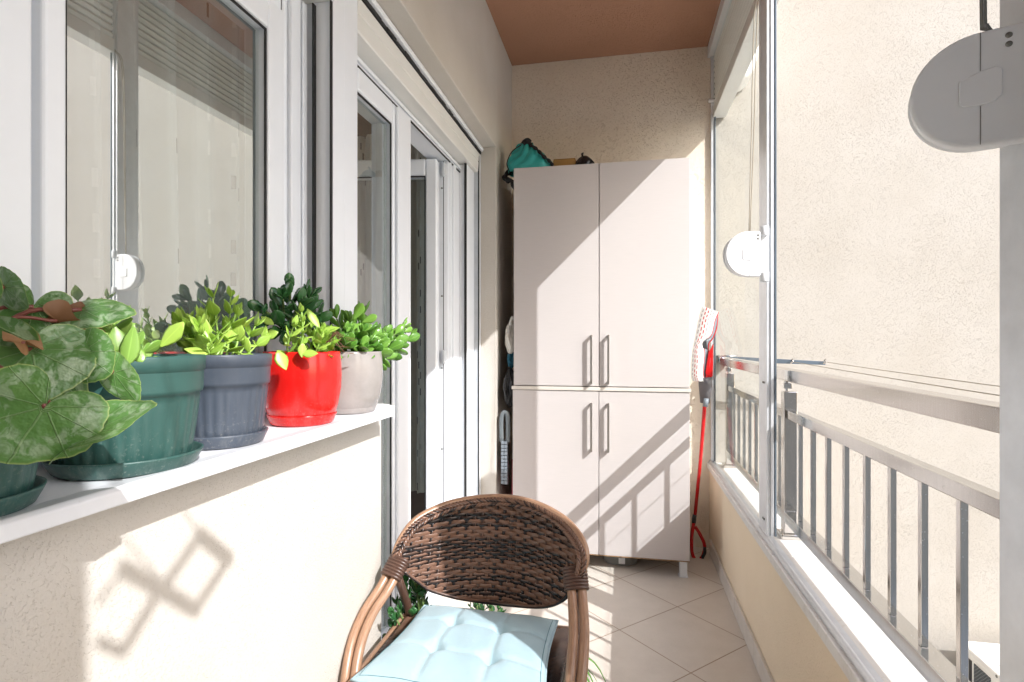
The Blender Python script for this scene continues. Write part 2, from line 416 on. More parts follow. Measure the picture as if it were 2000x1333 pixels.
def rattan(name, c1, c2, rough=.35, sc=(14, 14, 30)):
    t = NT(name); lp = t.attr(); t.set(Roughness=rough)
    n = t.noise(t.mapping(lp, (5, 5, 12)), 3.0, 5, .65); t.base(t.ramp(n, [(.32, c1), (.62, c2)])); t.bump(n, .3, .0006); return t.m
M['rattan'] = rattan('tan rattan pole', (.20, .105, .058), (.43, .26, .165), .3)
M['binding'] = rattan('brown binding', (.045, .025, .018), (.115, .06, .042), .33)
def weave():
    t = NT('brown woven resin'); lp = t.attr(); sp = t.node('ShaderNodeSeparateXYZ'); t.link(lp, sp.inputs[0]); co = t.coord()
    n = t.noise(t.mapping(co, (1, 1, 6)), 5.0, 3, .6)
    r = t.math('ADD', t.math('MULTIPLY', sp.outputs[1], .25), n)
    t.base(t.ramp(r, [(.44, (.016, .013, .013)), (.57, (.055, .032, .024)), (.75, (.18, .098, .066))])); t.set(Roughness=.2)
    t.bump(t.noise(t.mapping(lp, (30, 30, 3)), 5, 2), .2, .0005); return t.m
M['weave'] = weave()
def fabric():
    t = NT('pale blue cotton'); co = t.coord(); t.set(Roughness=.85, Sheen_Weight=.2)
    w = t.node('ShaderNodeTexWave', i_Scale=380.0); t.link(co, w.inputs[0]); n = t.noise(co, 24, 4, .6)
    t.base(t.ramp(n, [(.3, (.35, .495, .545)), (.7, (.375, .52, .57))])); cr = t.noise(t.mapping(co, (1, 1, .3)), 16, 5, .7, 1.2); cr = t.math('ABSOLUTE', t.math('SUBTRACT', cr, .5)); t.bump(t.math('ADD', t.math('MULTIPLY', cr, 14), t.math('MULTIPLY', w.outputs['Fac'], .7)), .35, .0009); return t.m
M['cushion'] = fabric(); M['seam'] = plain('dark teal thread', (.07, .18, .21), .8)
def padmat():
    """lp = (along the pad m, across the pad m, 0)"""
    t = NT('white mop pad with red dashes'); lp = t.attr(); sp = t.node('ShaderNodeSeparateXYZ'); t.link(lp, sp.inputs[0]); U, V = sp.outputs[0], sp.outputs[1]
    row = t.math('MULTIPLY', V, 90); ri = t.math('FLOOR', row)
    inrow = t.math('LESS_THAN', t.math('FRACT', row), .36)
    dash = t.math('LESS_THAN', t.math('FRACT', t.math('ADD', t.math('MULTIPLY', U, 42), t.math('MULTIPLY', ri, .5))), .62)
    on = t.math('MULTIPLY', inrow, dash)
    isred = t.math('MULTIPLY', t.math('GREATER_THAN', ri, 1.5), t.math('LESS_THAN', ri, 3.5))
    c = t.mix(on, (.60, .58, .555), t.mix(isred, (.26, .25, .24), (.42, .010, .015))); t.base(c); t.set(Roughness=.95); t.bump(on, -.6, .002); return t.m
M['pad'] = padmat()
M['interior'] = plain('brownish room plaster', (.42, .33, .26), .9, var=.05)  # plain brownish plaster colour of the room
M['wood'] = rattan('brown wood', (.10, .055, .035), (.17, .10, .065), .5)
M['cord'] = plain('beige cord', (.36, .32, .25), .8)
M['ground'] = plain('ground lightened for bounce', (.62, .59, .54), .9, var=.1, vscale=1)  # unseen ground, raised and lightened to bounce sunlight upward

# ------------------------------------------------------------------ the setting
YE = 3.10          # end wall plane
XW = -.62          # house wall plane
XP = .449          # parapet inner face
CEIL = 2.665
struct('ground', box(-40, 40, -40, 40, -3.6, -3.5), M['ground'])
struct('balcony_floor', box(XW - .2, .60, -1.6, YE - .002, -.18, 0), M['tile'])
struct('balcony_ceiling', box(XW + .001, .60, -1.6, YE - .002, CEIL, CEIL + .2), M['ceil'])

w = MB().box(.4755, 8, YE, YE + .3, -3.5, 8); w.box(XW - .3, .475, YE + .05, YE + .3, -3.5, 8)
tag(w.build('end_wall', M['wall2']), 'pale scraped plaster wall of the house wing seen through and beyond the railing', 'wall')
tag(MB().box(XW - .3, .475, YE - .001, YE + .049, -.2, CEIL + .2).build('end_wall_lightened', M['wall3']), 'warm cream end wall behind the tall cabinet, shade lightened in its colour', 'wall')

w = MB()
w.box(XW - .14, XW, -1.6, 1.36, -.1, .912)                 # under the window
w.box(XW - .14, XW, -1.6, 2.70, 2.067, 5.0)                # over window and door
w.box(XW - .14, XW, 2.70, YE - .001, -.1, 5.0)             # beyond the door
w.box(XW - .14, XW, -1.6, -.2, .914, 2.065)
w.box(XW - .30, XW - .141, -1.6, 1.36, -.1, .912)
w.box(XW - .30, XW - .141, -1.6, YE, 2.067, 5.0)
w.box(XW - .30, XW - .141, 2.70, YE, -.1, 2.066)
tag(w.build('house_wall', M['wall'], bevel=.004), 'cream plaster house wall around the window and the balcony door', 'wall')

w = thing('parapet_wall', 'low sand coloured parapet with marble coping that carries the railing', 'parapet', (XP, 1, 0))
box(XP, .60, -1.6, YE - .002, -.18, .427).build('wall', M['parapet'], w)
cp = MB()
yy = -1.6
for y1 in (.62, 1.795, YE - .003):
    cp.box(.437, .625, yy, y1 - .0015, .428, .457); yy = y1
cp.build('coping', M['marble'], w, bevel=.003)
sk = MB(); y = -1.6
while y < 3.0:
    sk.box(XP - .011, XP - .0005, y, min(y + .33, YE - .004) - .002, .001, .075); y += .33
sk.build('skirting', M['skirt'], w, bevel=.0015)

tag(box(XW - .3, .9, -1.75, -1.6, -.2, 5).build('near_end_wall', M['wall']), 'cream plaster wall closing the near end of the balcony behind the viewer', 'wall')
nb = thing('sky_blocker_house', 'unseen house block added behind the viewer to keep sky light off the end wall', 'house', (3, -9, -3.5))
MB().box(-6, 11, -12, -8.5, -3.5, 7.2).build('wall', M['wall2'], nb)  # added block that cuts the sky fill on the end wall
MB().box(-6.3, 11.3, -12.3, -8.2, 7.201, 7.4).build('roof', M['ceil'], nb)
# slab of the floor above and this floor's outer slab edge
struct('upper_slab', box(XW, .62, -1.6, YE - .003, CEIL + .201, CEIL + .5), M['wall2'])

# room behind the window
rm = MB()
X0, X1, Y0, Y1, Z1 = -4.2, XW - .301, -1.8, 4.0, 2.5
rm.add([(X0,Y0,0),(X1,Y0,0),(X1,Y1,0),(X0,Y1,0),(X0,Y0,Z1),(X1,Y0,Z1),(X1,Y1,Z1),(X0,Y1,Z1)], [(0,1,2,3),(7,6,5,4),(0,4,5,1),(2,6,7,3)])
rm.box(X0 - .1, X0, Y0, Y1, 0, .5); rm.box(X0 - .1, X0, 3.0, Y1, .5, Z1)  # far wall left open above a low strip so sky light brightens inside
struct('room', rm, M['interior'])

# ------------------------------------------------------------------ window with sill
win = thing('window', 'white framed window with dark sheer curtains over the row of potted plants', 'window', (-.76, .8, .92))
XS = -.765
yL0, yG0, yG1, yS1 = Yat(85, XS), Yat(127, XS), Yat(520, XS), Yat(556, XS)
# fixed frame
fr = MB()
fr.box(-.85, -.772, yS1 + .004, Yat(610, -.772), .94, 2.06)
fr.box(-.85, -.765, -.4, Yat(66, XS), .94, 2.06)
fr.box(-.85, -.772, Yat(66, XS), yS1, 1.86, 1.93)
fr.box(-.85, -.772, Yat(66, XS), yS1, .94, .955)
fr.build('frame', M['pvc'], win, bevel=.006, seg=3)
fr = MB()
fr.box(-.771, -.760, Yat(566, -.765), Yat(584, -.765), .945, 1.93)
fr.box(-.771, -.764, Yat(592, -.765), Yat(600, -.765), .945, 1.93)
fr.build('frame_moulding', M['pvc'], win, bevel=.005, seg=3)
gk = MB()
gk.box(-.80, -.775, yS1 + .0005, yS1 + .0035, .94, 1.93)
gk.box(-.7485, -.7455, Yat(612, -.745), Yat(618, -.745) - .0003, .94, 1.93); gk.box(-.80, -.772, Yat(610, -.772) + .0005, Yat(618, -.745), .94, 1.93)
gk.box(-.7035, -.7003, Yat(646.5, -.70), Yat(650, -.70) - .0002, .94, 1.934)
gk.build('seal', M['gasket'], win)
sash = thing('sash', None, None); sash.parent = win; del sash
for o in [o for o in bpy.data.objects if o.name.startswith('sash')]: bpy.data.objects.remove(o)
s_ = MB()
s_.box(-.83, XS, yL0, yG0 + .004, .96, 1.86); s_.box(-.83, XS, yG1 + .010, yS1, .96, 1.86)
s_.box(-.83, XS, yG0 + .004, yG1 + .010, .96, 1.035); s_.box(-.83, XS, yG0 + .004, yG1 + .010, 1.79, 1.86)
sash = s_.build('sash', M['pvc'], win, bevel=.006, seg=3)
b_ = MB()
g_ = yG1 + .0095; h_ = yG0 + .0045
b_.box(-.7745, -.7705, g_ - .004, g_, 1.036, 1.789); b_.box(-.7745, -.7705, h_, h_ + .003, 1.036, 1.789)
b_.box(-.7745, -.7705, h_ + .003, g_ - .004, 1.036, 1.040); b_.box(-.7745, -.7705, h_ + .003, g_ - .004, 1.785, 1.789)
b_.build('glazing_seal', M['gasket'], sash)
b_ = MB()
b_.box(-.81, -.789, g_ - .016, g_ - .005, 1.041, 1.784)
b_.build('spacer_bar', M['alu'], sash)
MB().box(-.7885, -.7865, h_ + .003, g_ - .004, 1.040, 1.785).build('pane', M['winglass'], sash)
# shutter box and guides over the window
wb = MB(); wb.box(-.80, -.705, -.4, Yat(650, -.70), 1.935, 2.064)
wb.build('shutter_box', M['pvc2'], win, bevel=.004)
g = MB(); g.box(-.80, -.745, Yat(618, -.745), Yat(630, -.745), .94, 1.93); g.box(-.80, -.738, Yat(631, -.738), Yat(645, -.738), .94, 1.93)
g.build('shutter_guide', M['pvc'], win, bevel=.003)
# sill
sl = MB()
prof = [(-.84, .928), (-.60, .930), (-.566, .934), (-.560, .930), (-.560, .913), (-.566, .9125), (-.84, .9125)]
sl.prism([(x, z) for x, z in prof], -.5, 1.296)
sl.build('sill', M['sill'], win, bevel=.002, seg=2)
e = MB(); e.prism([(-.80, .911), (-.558, .911), (-.5565, .938), (-.58, .943), (-.80, .944)], 1.2965, 1.3005); e.build('sill_end_cap', M['pvc2'], win, bevel=.001)

# sheer curtains in the window, real folds
def drape(x, y0, y1, z0, z1, amp, waves, seed, lean=0, n=160, x1=None):
    rr = random.Random(seed); ph = [rr.uniform(0, 6) for _ in range(4)]
    L = abs(y1 - y0) + abs((x1 if x1 is not None else x) - x)
    def f(u, v):
        a = amp * 1.9 * (.55 + .45 * (1 - v)) * (sin(2*pi*waves*u + ph[0]) + .45*sin(2*pi*waves*2.3*u + ph[1] + v) + .25*sin(9*u + ph[2] + 2*v))
        xx = x + ((x1 - x) * u if x1 is not None else 0); y = y0 + (y1 - y0) * u + lean * (1 - v) * (u - .5)
        if x1 is not None: return Vector((xx, y + a, z0 + (z1 - z0) * v + (.006*sin(40*u) if v == 0 else 0)))
        return Vector((xx + a, y, z0 + (z1 - z0) * v + (.006*sin(40*u) if v == 0 else 0)))
    return MB().grid(f, n, 30, lpf=lambda u, v: (u * L * 1.25 + seed * .13, z0 + (z1 - z0) * v, 0))
tag(drape(-.90, .28, .86, .35, 2.2, .016, 7, 3, .10).build('sheer_curtain', M['sheer']), 'sheer curtain with dashed stripes gathered in the near half of the window', 'curtain', 'sheer curtains behind the window')
tag(drape(-.93, .80, 1.42, .35, 2.2, .018, 6, 5, -.12).build('sheer_curtain', M['sheer']), 'sheer curtain with dashed stripes hanging at the far edge of the window', 'curtain', 'sheer curtains behind the window')

# ------------------------------------------------------------------ balcony door
door = thing('balcony_door', 'white two leaf balcony door, its far leaf swung open into the dark room', 'door', (-.76, 2, 0))
yP0, yP1 = Yat(650.5, -.70), 1.385
p = MB(); p.box(-.86, -.700, yP0, Yat(673, -.70) - .0008, .001, 2.064); p.box(-.86, -.7005, Yat(673, -.70), yP1, .001, 2.064)
p.build('post_cladding', M['pvc'], door, bevel=.0015)
bx = thing('shutter_box', None, None); bpy.data.objects.remove(bx)
f_ = MB(); ye = 2.688
f_.prism([(-.80, 1.940), (-.706, 1.937), (-.703, 1.942), (-.700, 1.985), (-.7035, 1.9865), (-.7035, 1.9885), (-.700, 1.990), (-.698, 2.028), (-.712, 2.030), (-.80, 2.03)], yP1 + .0005, ye)
sb = f_.build('shutter_box', M['pvc2'], door, bevel=.001)
t_ = MB(); t_.box(-.74, -.684, 1.36, ye + .008, 2.046, 2.064); t_.build('trim', M['pvc'], sb, bevel=.003)
t_ = MB(); random.seed(3)
y = yP1
while y < ye - .02:
    dy = random.uniform(.02, .05); t_.box(-.74, -.6935 - random.uniform(0, .002), y, min(y + dy, ye), 2.031 + random.uniform(0, .0015), 2.0455 - random.uniform(0, .003)); y += dy
t_.build('sealant', M['gasket'], sb)
# door frame (fixed)
XF = -.76
zT = 1.90
fr = MB()
fr.box(-.85, XF, yP1 + .001, 2.610, zT + .002, 1.938)                         # head
yF0, yF1 = Yat(876, XF), Yat(904, XF)
fr.box(-.85, XF, yF0, yF1, .01, zT + .002)
fr.box(-.85, XF, yP1 + .001, yP1 + .05, .01, zT + .001)
fr.box(-.85, XF, yP1 + .05, yF0, .003, .05)
fr.build('frame', M['pvc'], door, bevel=.006, seg=3)
fr = MB(); fr.box(XF + .0005, XF + .009, yF0 + .055, yF0 + .09, .02, zT); fr.box(XF + .0005, XF + .006, yF0 + .012, yF0 + .03, .02, zT)
fr.box(XF + .0005, XF + .010, yP1 + .06, yF1, zT + .012, zT + .024)
fr.build('frame_moulding', M['pvc'], door, bevel=.004, seg=3)
gk = MB(); gk.box(-.762, -.757, yF1 + .001, yF1 + .008, .01, 1.936); gk.box(-.732, -.7225, Yat(912, -.722) - .012, Yat(912, -.722) - .0005, .01, 1.936); gk.box(-.704, -.6985, 2.662, 2.6685, .01, 2.03); gk.box(-.759, -.7545, yP1 + .06, 2.61, zT - .004, zT + .0015)
gk.build('seal', M['gasket'], door)
gk = MB()
for x0, x1 in ((-.835, -.830), (-.812, -.806), (-.784, -.7815)): gk.box(x0, x1, yF0 - .0018, yF0 - .0003, .05, zT)
gk.build('groove_seal', M['gasket'], door)
g = MB(); g.box(-.80, -.722, Yat(912, -.722), 2.6615, .01, 1.936); g.build('shutter_guide', M['pvc'], door, bevel=.004)
g = MB(); g.box(-.78, -.698, 2.669, 2.6985, .01, 2.03); g.build('corner_strip', M['alu'], door, bevel=.002)
# closed leaf
yl0, ym0, ym1 = yP1 + .052, Yat(765, -.750), Yat(803, -.750)
lf = MB()
lf.box(-.83, -.750, yl0, yl0 + .05, .055, zT - .005); lf.box(-.83, -.750, ym0 + .012, ym1 - .012, .055, zT - .005)
lf.box(-.83, -.750, yl0 + .05, ym0 + .012, zT - .075, zT - .005); lf.box(-.83, -.750, yl0 + .05, ym0 + .012, .055, .15)
leaf = lf.build('closed_leaf', M['pvc'], door, bevel=.008, seg=4)
mo = MB(); mo.box(-.7495, -.738, ym0 + .028, ym1 - .03, .06, zT - .012); mo.build('cover_strip', M['pvc'], leaf, bevel=.006, seg=4)
gk = MB(); gk.box(-.7595, -.7555, ym0 + .0065, ym0 + .0115, .15, zT - .076); gk.box(-.7595, -.7555, yl0 + .051, ym0 + .006, zT - .081, zT - .076); gk.build('glazing_seal', M['gasket'], leaf)
sp_ = MB(); sp_.box(-.80, -.772, ym0 - .014, ym0 + .006, .151, zT - .082); sp_.build('spacer_bar', M['alu'], leaf)
MB().box(-.7705, -.7685, yl0 + .051, ym0 + .006, .151, zT - .082).build('pane', M['doorglass'], leaf)
# open leaf, hinged at the far side, turned into the room
HX, HY = -.798, yF0 - .010
R_ = Matrix.Translation((HX, HY, 0)) @ Matrix.Rotation(radians(-172), 4, 'Z')
def rb(mb, x0, x1, y0, y1, z0, z1): mb.box(x0, x1, y0, y1, z0, z1, M=R_)
W_ = .60
lo = MB(); rb(lo, 0, .050, 0, .065, .055, zT - .01); rb(lo, W_ - .085, W_, 0, .065, .055, zT - .01); rb(lo, .050, W_ - .085, 0, .065, zT - .085, zT - .01); rb(lo, .050, W_ - .085, 0, .065, .055, .15)
ol = lo.build('open_leaf', M['pvc'], door, bevel=.008, seg=4)
gk = MB(); rb(gk, .051, W_ - .086, .058, .0655, zT - .090, zT - .086); rb(gk, .051, .054, .058, .0655, .151, zT - .09); gk.build('glazing_seal', M['gasket'], ol)
pn = MB(); rb(pn, .051, W_ - .086, .030, .033, .151, zT - .086); pn.build('pane', M['doorglass'], ol)
for z in (.25, 1.0, zT - .07):
    hg = MB(); hg.tube([(HX + .018, HY + .004, z), (HX + .018, HY + .004, z + .06)], .007, 10); hg.box(HX + .02, HX + .028, HY - .02, HY + .012, z + .005, z + .055); hg.build('hinge', M['alu'], door)
ro = MB(); ro.box(-.848, -.838, HY + .012, HY + .014, .06, zT - .02); ro.box(-.82, -.812, yF0 - .004, yF0 - .0005, .06, zT - .02); ro.build('lock_rail', M['screw'], door)
for z in (.62, .98, 1.30, 1.78):
    k = MB(); k.tube([(-.79, yF0 - .0006, z), (-.79, yF0 - .003, z)], .004, 10); k.build('screw', M['screw'], door)
tag(drape(-.875, 2.46, 2.56, .39, 2.10, .012, 8, 8, 0, x1=-1.6).build('door_curtain', M['doorcurtain']), 'woven curtain with dark dashes hanging inside the open door', 'curtain')
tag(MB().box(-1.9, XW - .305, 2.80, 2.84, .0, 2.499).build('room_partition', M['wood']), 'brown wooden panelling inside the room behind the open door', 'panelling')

# ------------------------------------------------------------------ glazing screen, blind, winders
XG = .455
scr = thing('glazed_screen', 'frameless glass panel between the end wall and an aluminium edge profile above the parapet', 'glass screen', (XG, 2.5, .46))
ySt0, ySt1 = 1.905, 2.01
tr = MB(); tr.tube([(.455, -1.58, .462), (.455, YE - .004, .462)], .0085, 12); tr.box(.4575, .476, -1.58, YE - .004, .4572, .466)
tr.build('floor_track', M['alu'], scr)
MB().box(XG + .008, XG + .0145, ySt1, YE - .02, .470, 2.60).build('glass_panel', M['clear'], scr)
st = MB(); st.box(XG - .003, XG + .004, ySt0 + .004, ySt1, .475, 2.6); st.box(XG + .0085, XG + .019, ySt0, ySt0 + .010, .475, 2.6); st.box(XG + .0045, XG + .008, ySt0 + .003, ySt1, .475, 2.6)
st.build('edge_profile', M['alu'], scr, bevel=.001)
st = MB(); st.box(XG + .0195, XG + .026, ySt0 - .002, ySt0 + .02, .475, 2.6); st.build('edge_seal', M['dkalu'], scr, bevel=.001)
st = MB(); st.box(XG + .0, XG + .016, YE - .024, YE - .004, .467, 2.6); st.build('wall_profile', M['alu'], scr, bevel=.002)
st = MB(); st.box(XG + .0165, XG + .023, YE - .030, YE - .004, .467, 2.6); st.build('wall_seal', M['dkalu'], scr, bevel=.001)
for z in (.965, .52):
    for dy in (.03, .045):
        sc = MB(); sc.tube([(XG - .0035, ySt0 + dy, z), (XG - .006, ySt0 + dy, z)], .0035, 8); sc.build('screw', M['screw'], scr)
hr = MB(); hr.box(.44, .50, -1.58, YE - .003, 2.601, CEIL - .001); hr.build('head_track', M['grey_plastic'], scr, bevel=.002)

post = thing('glazing_post', 'stack of parked glass panel profiles rising beside the near strap winder', 'post', (.5, .8, .46))
pp = MB(); pp.box(.490, .530, .745, .852, .458, 2.6); pp.build('profile', M['alu'], post, bevel=.003)
pp = MB(); pp.box(.531, .556, .640, .852, .458, 2.6); pp.build('outer_profile', M['grey_plastic'], post, bevel=.003)
sc = MB(); sc.tube([(.4895, .782, .925), (.486, .782, .925)], .005, 10); sc.build('screw', M['screw'], post)

tag(box(.46, .54, -1.5, -.345, .458, 2.6).build('parked_panels', M['grey_plastic'], bevel=.004), 'parked glazing panels at the near end of the parapet behind the viewer', 'glazing stack')

bl = thing('pleated_blind', 'pale ribbed blind pulled up along the top of the balcony opening', 'blind', (.5, 1, 2.3))
n = 9; b = MB(); zb, zt = 2.335, 2.598
for i in range(n):
    z0 = zb + (zt - zb) * i / n; z1 = zb + (zt - zb) * (i + 1) / n
    b.prism([(.520, z0 + .001), (.474, z0 + .002), (.466, (z0 + z1) / 2), (.474, z1 - .002), (.520, z1 - .001)], -1.55, YE - .012)
b.build('pleats', M['pvc2'], bl)
b = MB(); b.box(.464, .532, -1.56, YE - .006, 2.278, 2.334); b.build('bottom_rail', M['pvc2'], bl, bevel=.004)
b = MB(); b.tube([(.440, YE - .04, 2.36), (.475, YE - .04, 2.36)], .011, 12); b.build('end_knob', M['white_plastic'], bl)

def winder(name, label, c, M_, cordpts, cord_r, straps, E=.036):
    """strap winder: a D-shaped flat housing. local X = image right, Z = up, Y = away"""
    o = thing(name, label, 'winder', c, 'strap winders on the glazing profiles')
    def rm_(mb): mb.v = [tuple(Vector(c) + (M_ @ Vector(p))) for p in mb.v]; return mb
    R = .0725; out = [(R * cos(a), R * sin(a)) for a in [radians(90 + 180 * i / 28) for i in range(29)]]
    m = MB(); m.prism(out + [(E - .006, -R), (E, -R + .004), (E, R - .004), (E - .006, R)], -.011, .011)
    body = rm_(m).build('housing', M['white_plastic' if 'far' in label else 'grey_plastic'], o, bevel=.005, seg=4)
    m = MB(); m.prism([(x * .97 - .004, z * .97) for x, z in out] + [(.03, -R * .97), (.03, R * .97)], .013, .024); rm_(m).build('back_housing', M['grey_plastic'], o, bevel=.004, seg=3)
    m = MB(); m.prism([(-.021, -.016), (-.021, .014), (.002, .022), (.016, .024), (.021, .019), (.021, -.012), (.014, -.020), (-.002, -.021), (-.017, -.020)], -.0128, -.010)
    rm_(m).build('badge', M['white_plastic' if 'far' in label else 'grey_plastic'], o, bevel=.0012, seg=2)
    for za, zb_ in ((-R + .002, -.022), (.022, R - .002)):
        m = MB(); m.prism([(-.0004, za), (.0004, za), (.0004, zb_), (-.0004, zb_)], -.0114, -.0108); rm_(m).build('seam_line', M['screw'], o)
    for z in (.048, .059):
        m = MB(); m.tube([(.027, -.0116, z), (.027, -.0100, z)], .0036, 14); rm_(m).build('screw', M['screw'], o)
    m = MB(); m.box(E + .001, E + .022, .000, .020, -.066, .066); br = rm_(m).build('bracket', M['grey_plastic'], o, bevel=.006, seg=3)
    for za in (-.088, .058):
        m = MB(); m.tube([(E + .012, -.004, za), (E + .012, -.004, za + .03)], .013, 14); rm_(m).build('hinge_barrel', M['grey_plastic'], br, bevel=.002)
    m = MB(); m.tube([(E + .012, -.004, -.0885), (E + .012, -.004, -.082)], .006, 12); rm_(m).build('hinge_pin', M['screw'], br)
    for k_, pth in enumerate(cordpts):
        q = MB()
        if straps: q.tube(smoothpath(pth, 6), cord_r, 4, r2=cord_r * .35, up=(0, 1, 0))
        else: q.tube(smoothpath(pth, 6), cord_r, 6)
        q.build('strap' if straps else 'cord', M['screw'] if straps else M['cord'], o)
    return o
zf = 1.377
winder('strap_winder', 'white D shaped strap winder hung on the far glass edge profile with two cords', (.393, 1.89, zf), Matrix.Rotation(radians(4), 3, 'Z'),
       [[(.396, 1.895, zf + .07), (.404, 1.90, 1.75), (.418, 1.905, 2.2), (.460, 1.905, 2.29)], [(.400, 1.898, zf + .07), (.412, 1.903, 1.75), (.428, 1.908, 2.2), (.466, 1.908, 2.29)]], .0017, False)
winder('strap_winder', 'big grey D shaped strap winder close to the viewer on the near post', (.446, .812, 1.418), Matrix.Rotation(radians(-24), 3, 'Z'),
       [[(.4600, .808, 1.486), (.4495, .806, 1.499), (.447, .806, 1.52), (.447, .806, 1.8), (.470, .81, 2.29)]], .0042, True, .052)

# ------------------------------------------------------------------ railing
rl = thing('balcony_railing', 'polished steel balcony railing with square posts and thin upright bars on the marble coping', 'railing', (.534, 1, .457))
XR = .534
h = MB(); h.box(.500, .545, -1.55, YE - .012, .974, 1.010); h.build('handrail', M['steel'], rl, bevel=.002)
posts = [3.02 - .02, 1.965, .76 - .10, -.62]
def bar(px, w2, z0, z1, y): return MB().box(px - w2, px + w2, y - w2, y + w2, z0, z1)
for y in posts:
    m = bar(XR, .02, .462, .935, y); m.build('post', M['steel'], rl, bevel=.002)
    m = MB().box(XR - .033, XR + .033, y - .033, y + .033, .4575, .4745); m.build('post_base', M['steel'], rl, bevel=.006, seg=3)
    m = MB(); m.tube([(XR - .006, y, .936), (XR - .006, y, .945)], .006, 12); m.box(XR - .018, XR + .006, y - .012, y + .012, .944, .962); m.tube([(XR - .006, y, .962), (XR - .006, y, .9735)], .009, 12)
    m.build('rail_bracket', M['steel_b'], rl, bevel=.001)
for a, b_ in zip(posts[1:], posts[:-1]):
    n = 8
    m = MB(); m.box(XR - .014, XR + .014, a + .0205, b_ - .0205, .848, .876); m.build('top_rail', M['steel_b'], rl, bevel=.0015)
    m = MB(); m.box(XR - .020, XR + .020, a + .0205, b_ - .0205, .512, .547); m.build('bottom_rail', M['steel_b'], rl, bevel=.0015)
    k = round((b_ - a) / .1195) 
    for i in range(1, k):
        y = b_ + (a - b_) * i / k
        bar(XR, .006, .5475, .8475, y).build('baluster', M['steel_b'], rl, bevel=.0006, seg=1)
m = MB(); m.tube([(.512, YE - .001, 1.0), (.512, YE - .010, 1.0)], .020, 16); m.tube([(.497, YE - .001, 1.018), (.497, YE - .018, 1.018)], .005, 10); m.build('wall_flange', M['steel'], rl)

dr = thing('clothes_line', 'steel clothes line arm fixed outside the handrail with thin lines running along', 'clothes line', (.56, 2.9, 1.0))
m = MB(); m.prism([(.50, 1.021), (.50, 1.025), (.95, 1.002), (.95, .985), (.70, .992)], 2.90, 2.918); m.build('arm', M['dkalu'], dr, bevel=.001)
m = MB(); m.tube([(.49, YE - .001, 1.022), (.49, YE - .03, 1.022), (.585, YE - .035, 1.022)], .004, 8); m.build('wall_rod', M['steel'], dr)
for X in (.80, .945):
    m = MB(); m.tube([(X, 2.899, 1.006), (X, 2.885, 1.012), (X, 2.875, 1.002), (X - .012, 2.88, .992)], .0035, 8); m.build('hook', M['steel'], dr)
    m = MB(); m.tube([(X, 2.88 + (-1.3 - 2.88) * i / 24, 1.000 - .020 * sin(pi * i / 24)) for i in range(25)], .0015, 6); m.build('line', M['cord'], dr)
m = MB(); m.prism([(.56, .99), (.56, .998), (.95, 1.002), (.95, .985)], -1.32, -1.30); m.build('near_arm', M['dkalu'], dr)

ha = thing('shadow_rods', 'added unseen shadow rods hung from the blind rail out of view, shadow on the wall', 'shadow rods', (.5, -.2, 1.85))
def rod(pts, r, nm='rod'): MB().tube([Vector(p) for p in pts], r, 8).build(nm, M['screw'], ha)  # unseen rods laid out to cast the lozenge shadow on the wall
rod([(.5, -.138, 1.907), (.5, -.077, 1.848)], .012, 'bar'); rod([(.5, -.077, 1.848), (.5, -.148, 1.800)], .006)
rod([(.5, -.138, 1.907), (.5, -.203, 1.861)], .006); rod([(.5, -.148, 1.800), (.5, -.211, 1.858), (.5, -.268, 1.909)], .011, 'bar')
rod([(.5, -.211, 1.858), (.5, -.270, 1.804)], .006); rod([(.5, -.270, 1.804), (.5, -.301, 1.834)], .007)
rod([(.5, -.138, 1.907), (.5, -.181, 1.969), (.5, -.26, 2.28)], .0022, 'hook'); rod([(.5, -.268, 1.909), (.5, -.305, 1.88)], .003)
rod([(.5, -.203, 1.861), (.5, -.283, 1.969), (.5, -.30, 2.28)], .0022, 'hook')

# outside pieces
ob = thing('wall_box', 'white round cornered box fixed high on the end wall outside the glass', 'box', (.75, YE, 2.5))
out = [(.56, 2.40), (.60, 2.405), (.63, 2.43), (.652, 2.50), (.662, 2.62), (.667, 3.0), (.56, 3.0)]
MB().prism(out, YE - .19, YE - .001).build('housing', M['acwhite'], ob, bevel=.02, seg=4)
MB().box(.57, .60, YE - .1905, YE - .188, 2.45, 2.46).build('slot', M['screw'], ob)
ac = thing('air_conditioner', 'white outdoor air conditioning unit on the end wall below the railing', 'air conditioner', (2, 2.85, -.9))
ax, ay0, ay1, az = 1.585, 2.735, 3.03, -.332
MB().box(ax, ax + .78, ay0, ay1, az - .55, az - .02).build('casing', M['acwhite'], ac, bevel=.006)
l_ = MB().box(ax - .006, ax + .786, ay0 - .006, ay1 + .002, az - .020, az); lid = l_.build('lid', M['acwhite'], ac, bevel=.006)
r_ = MB()
for i in range(5): r_.box(ax + .04, ax + .34, ay0 + .03 + i * .055, ay0 + .04 + i * .055, az + .0005, az + .004)
r_.build('ribs', M['acwhite'], lid, bevel=.0015)
fn = MB(); fn.box(ax - .004, ax - .0005, ay0 + .07, ay1 - .11, az - .44, az - .05); fn.build('side_grille', M['fins'], ac)
fn = MB(); fn.box(ax - .0035, ax - .0005, ay1 - .09, ay1 - .04, az - .44, az - .05); fn.build('side_slot', M['dark'], ac)
for y, z in ((ay1 - .02, az - .012), (ay0 + .02, az - .012), (ay0 + .035, az - .10)):
    s_ = MB(); s_.tube([(ax - .0065, y, z), (ax - .009, y, z)], .006, 10); s_.build('screw', M['screw'], ac)
MB().tube([(2.0 , ay0 - .0065, az - .28), (2.0, ay0 - .02, az - .28)], .19, 32).build('fan_grille', M['dkgrey'], ac)
MB().box(ax + .05, ax + .70, ay0, YE - .001, az - .60, az - .552).build('bracket', M['screw'], ac)

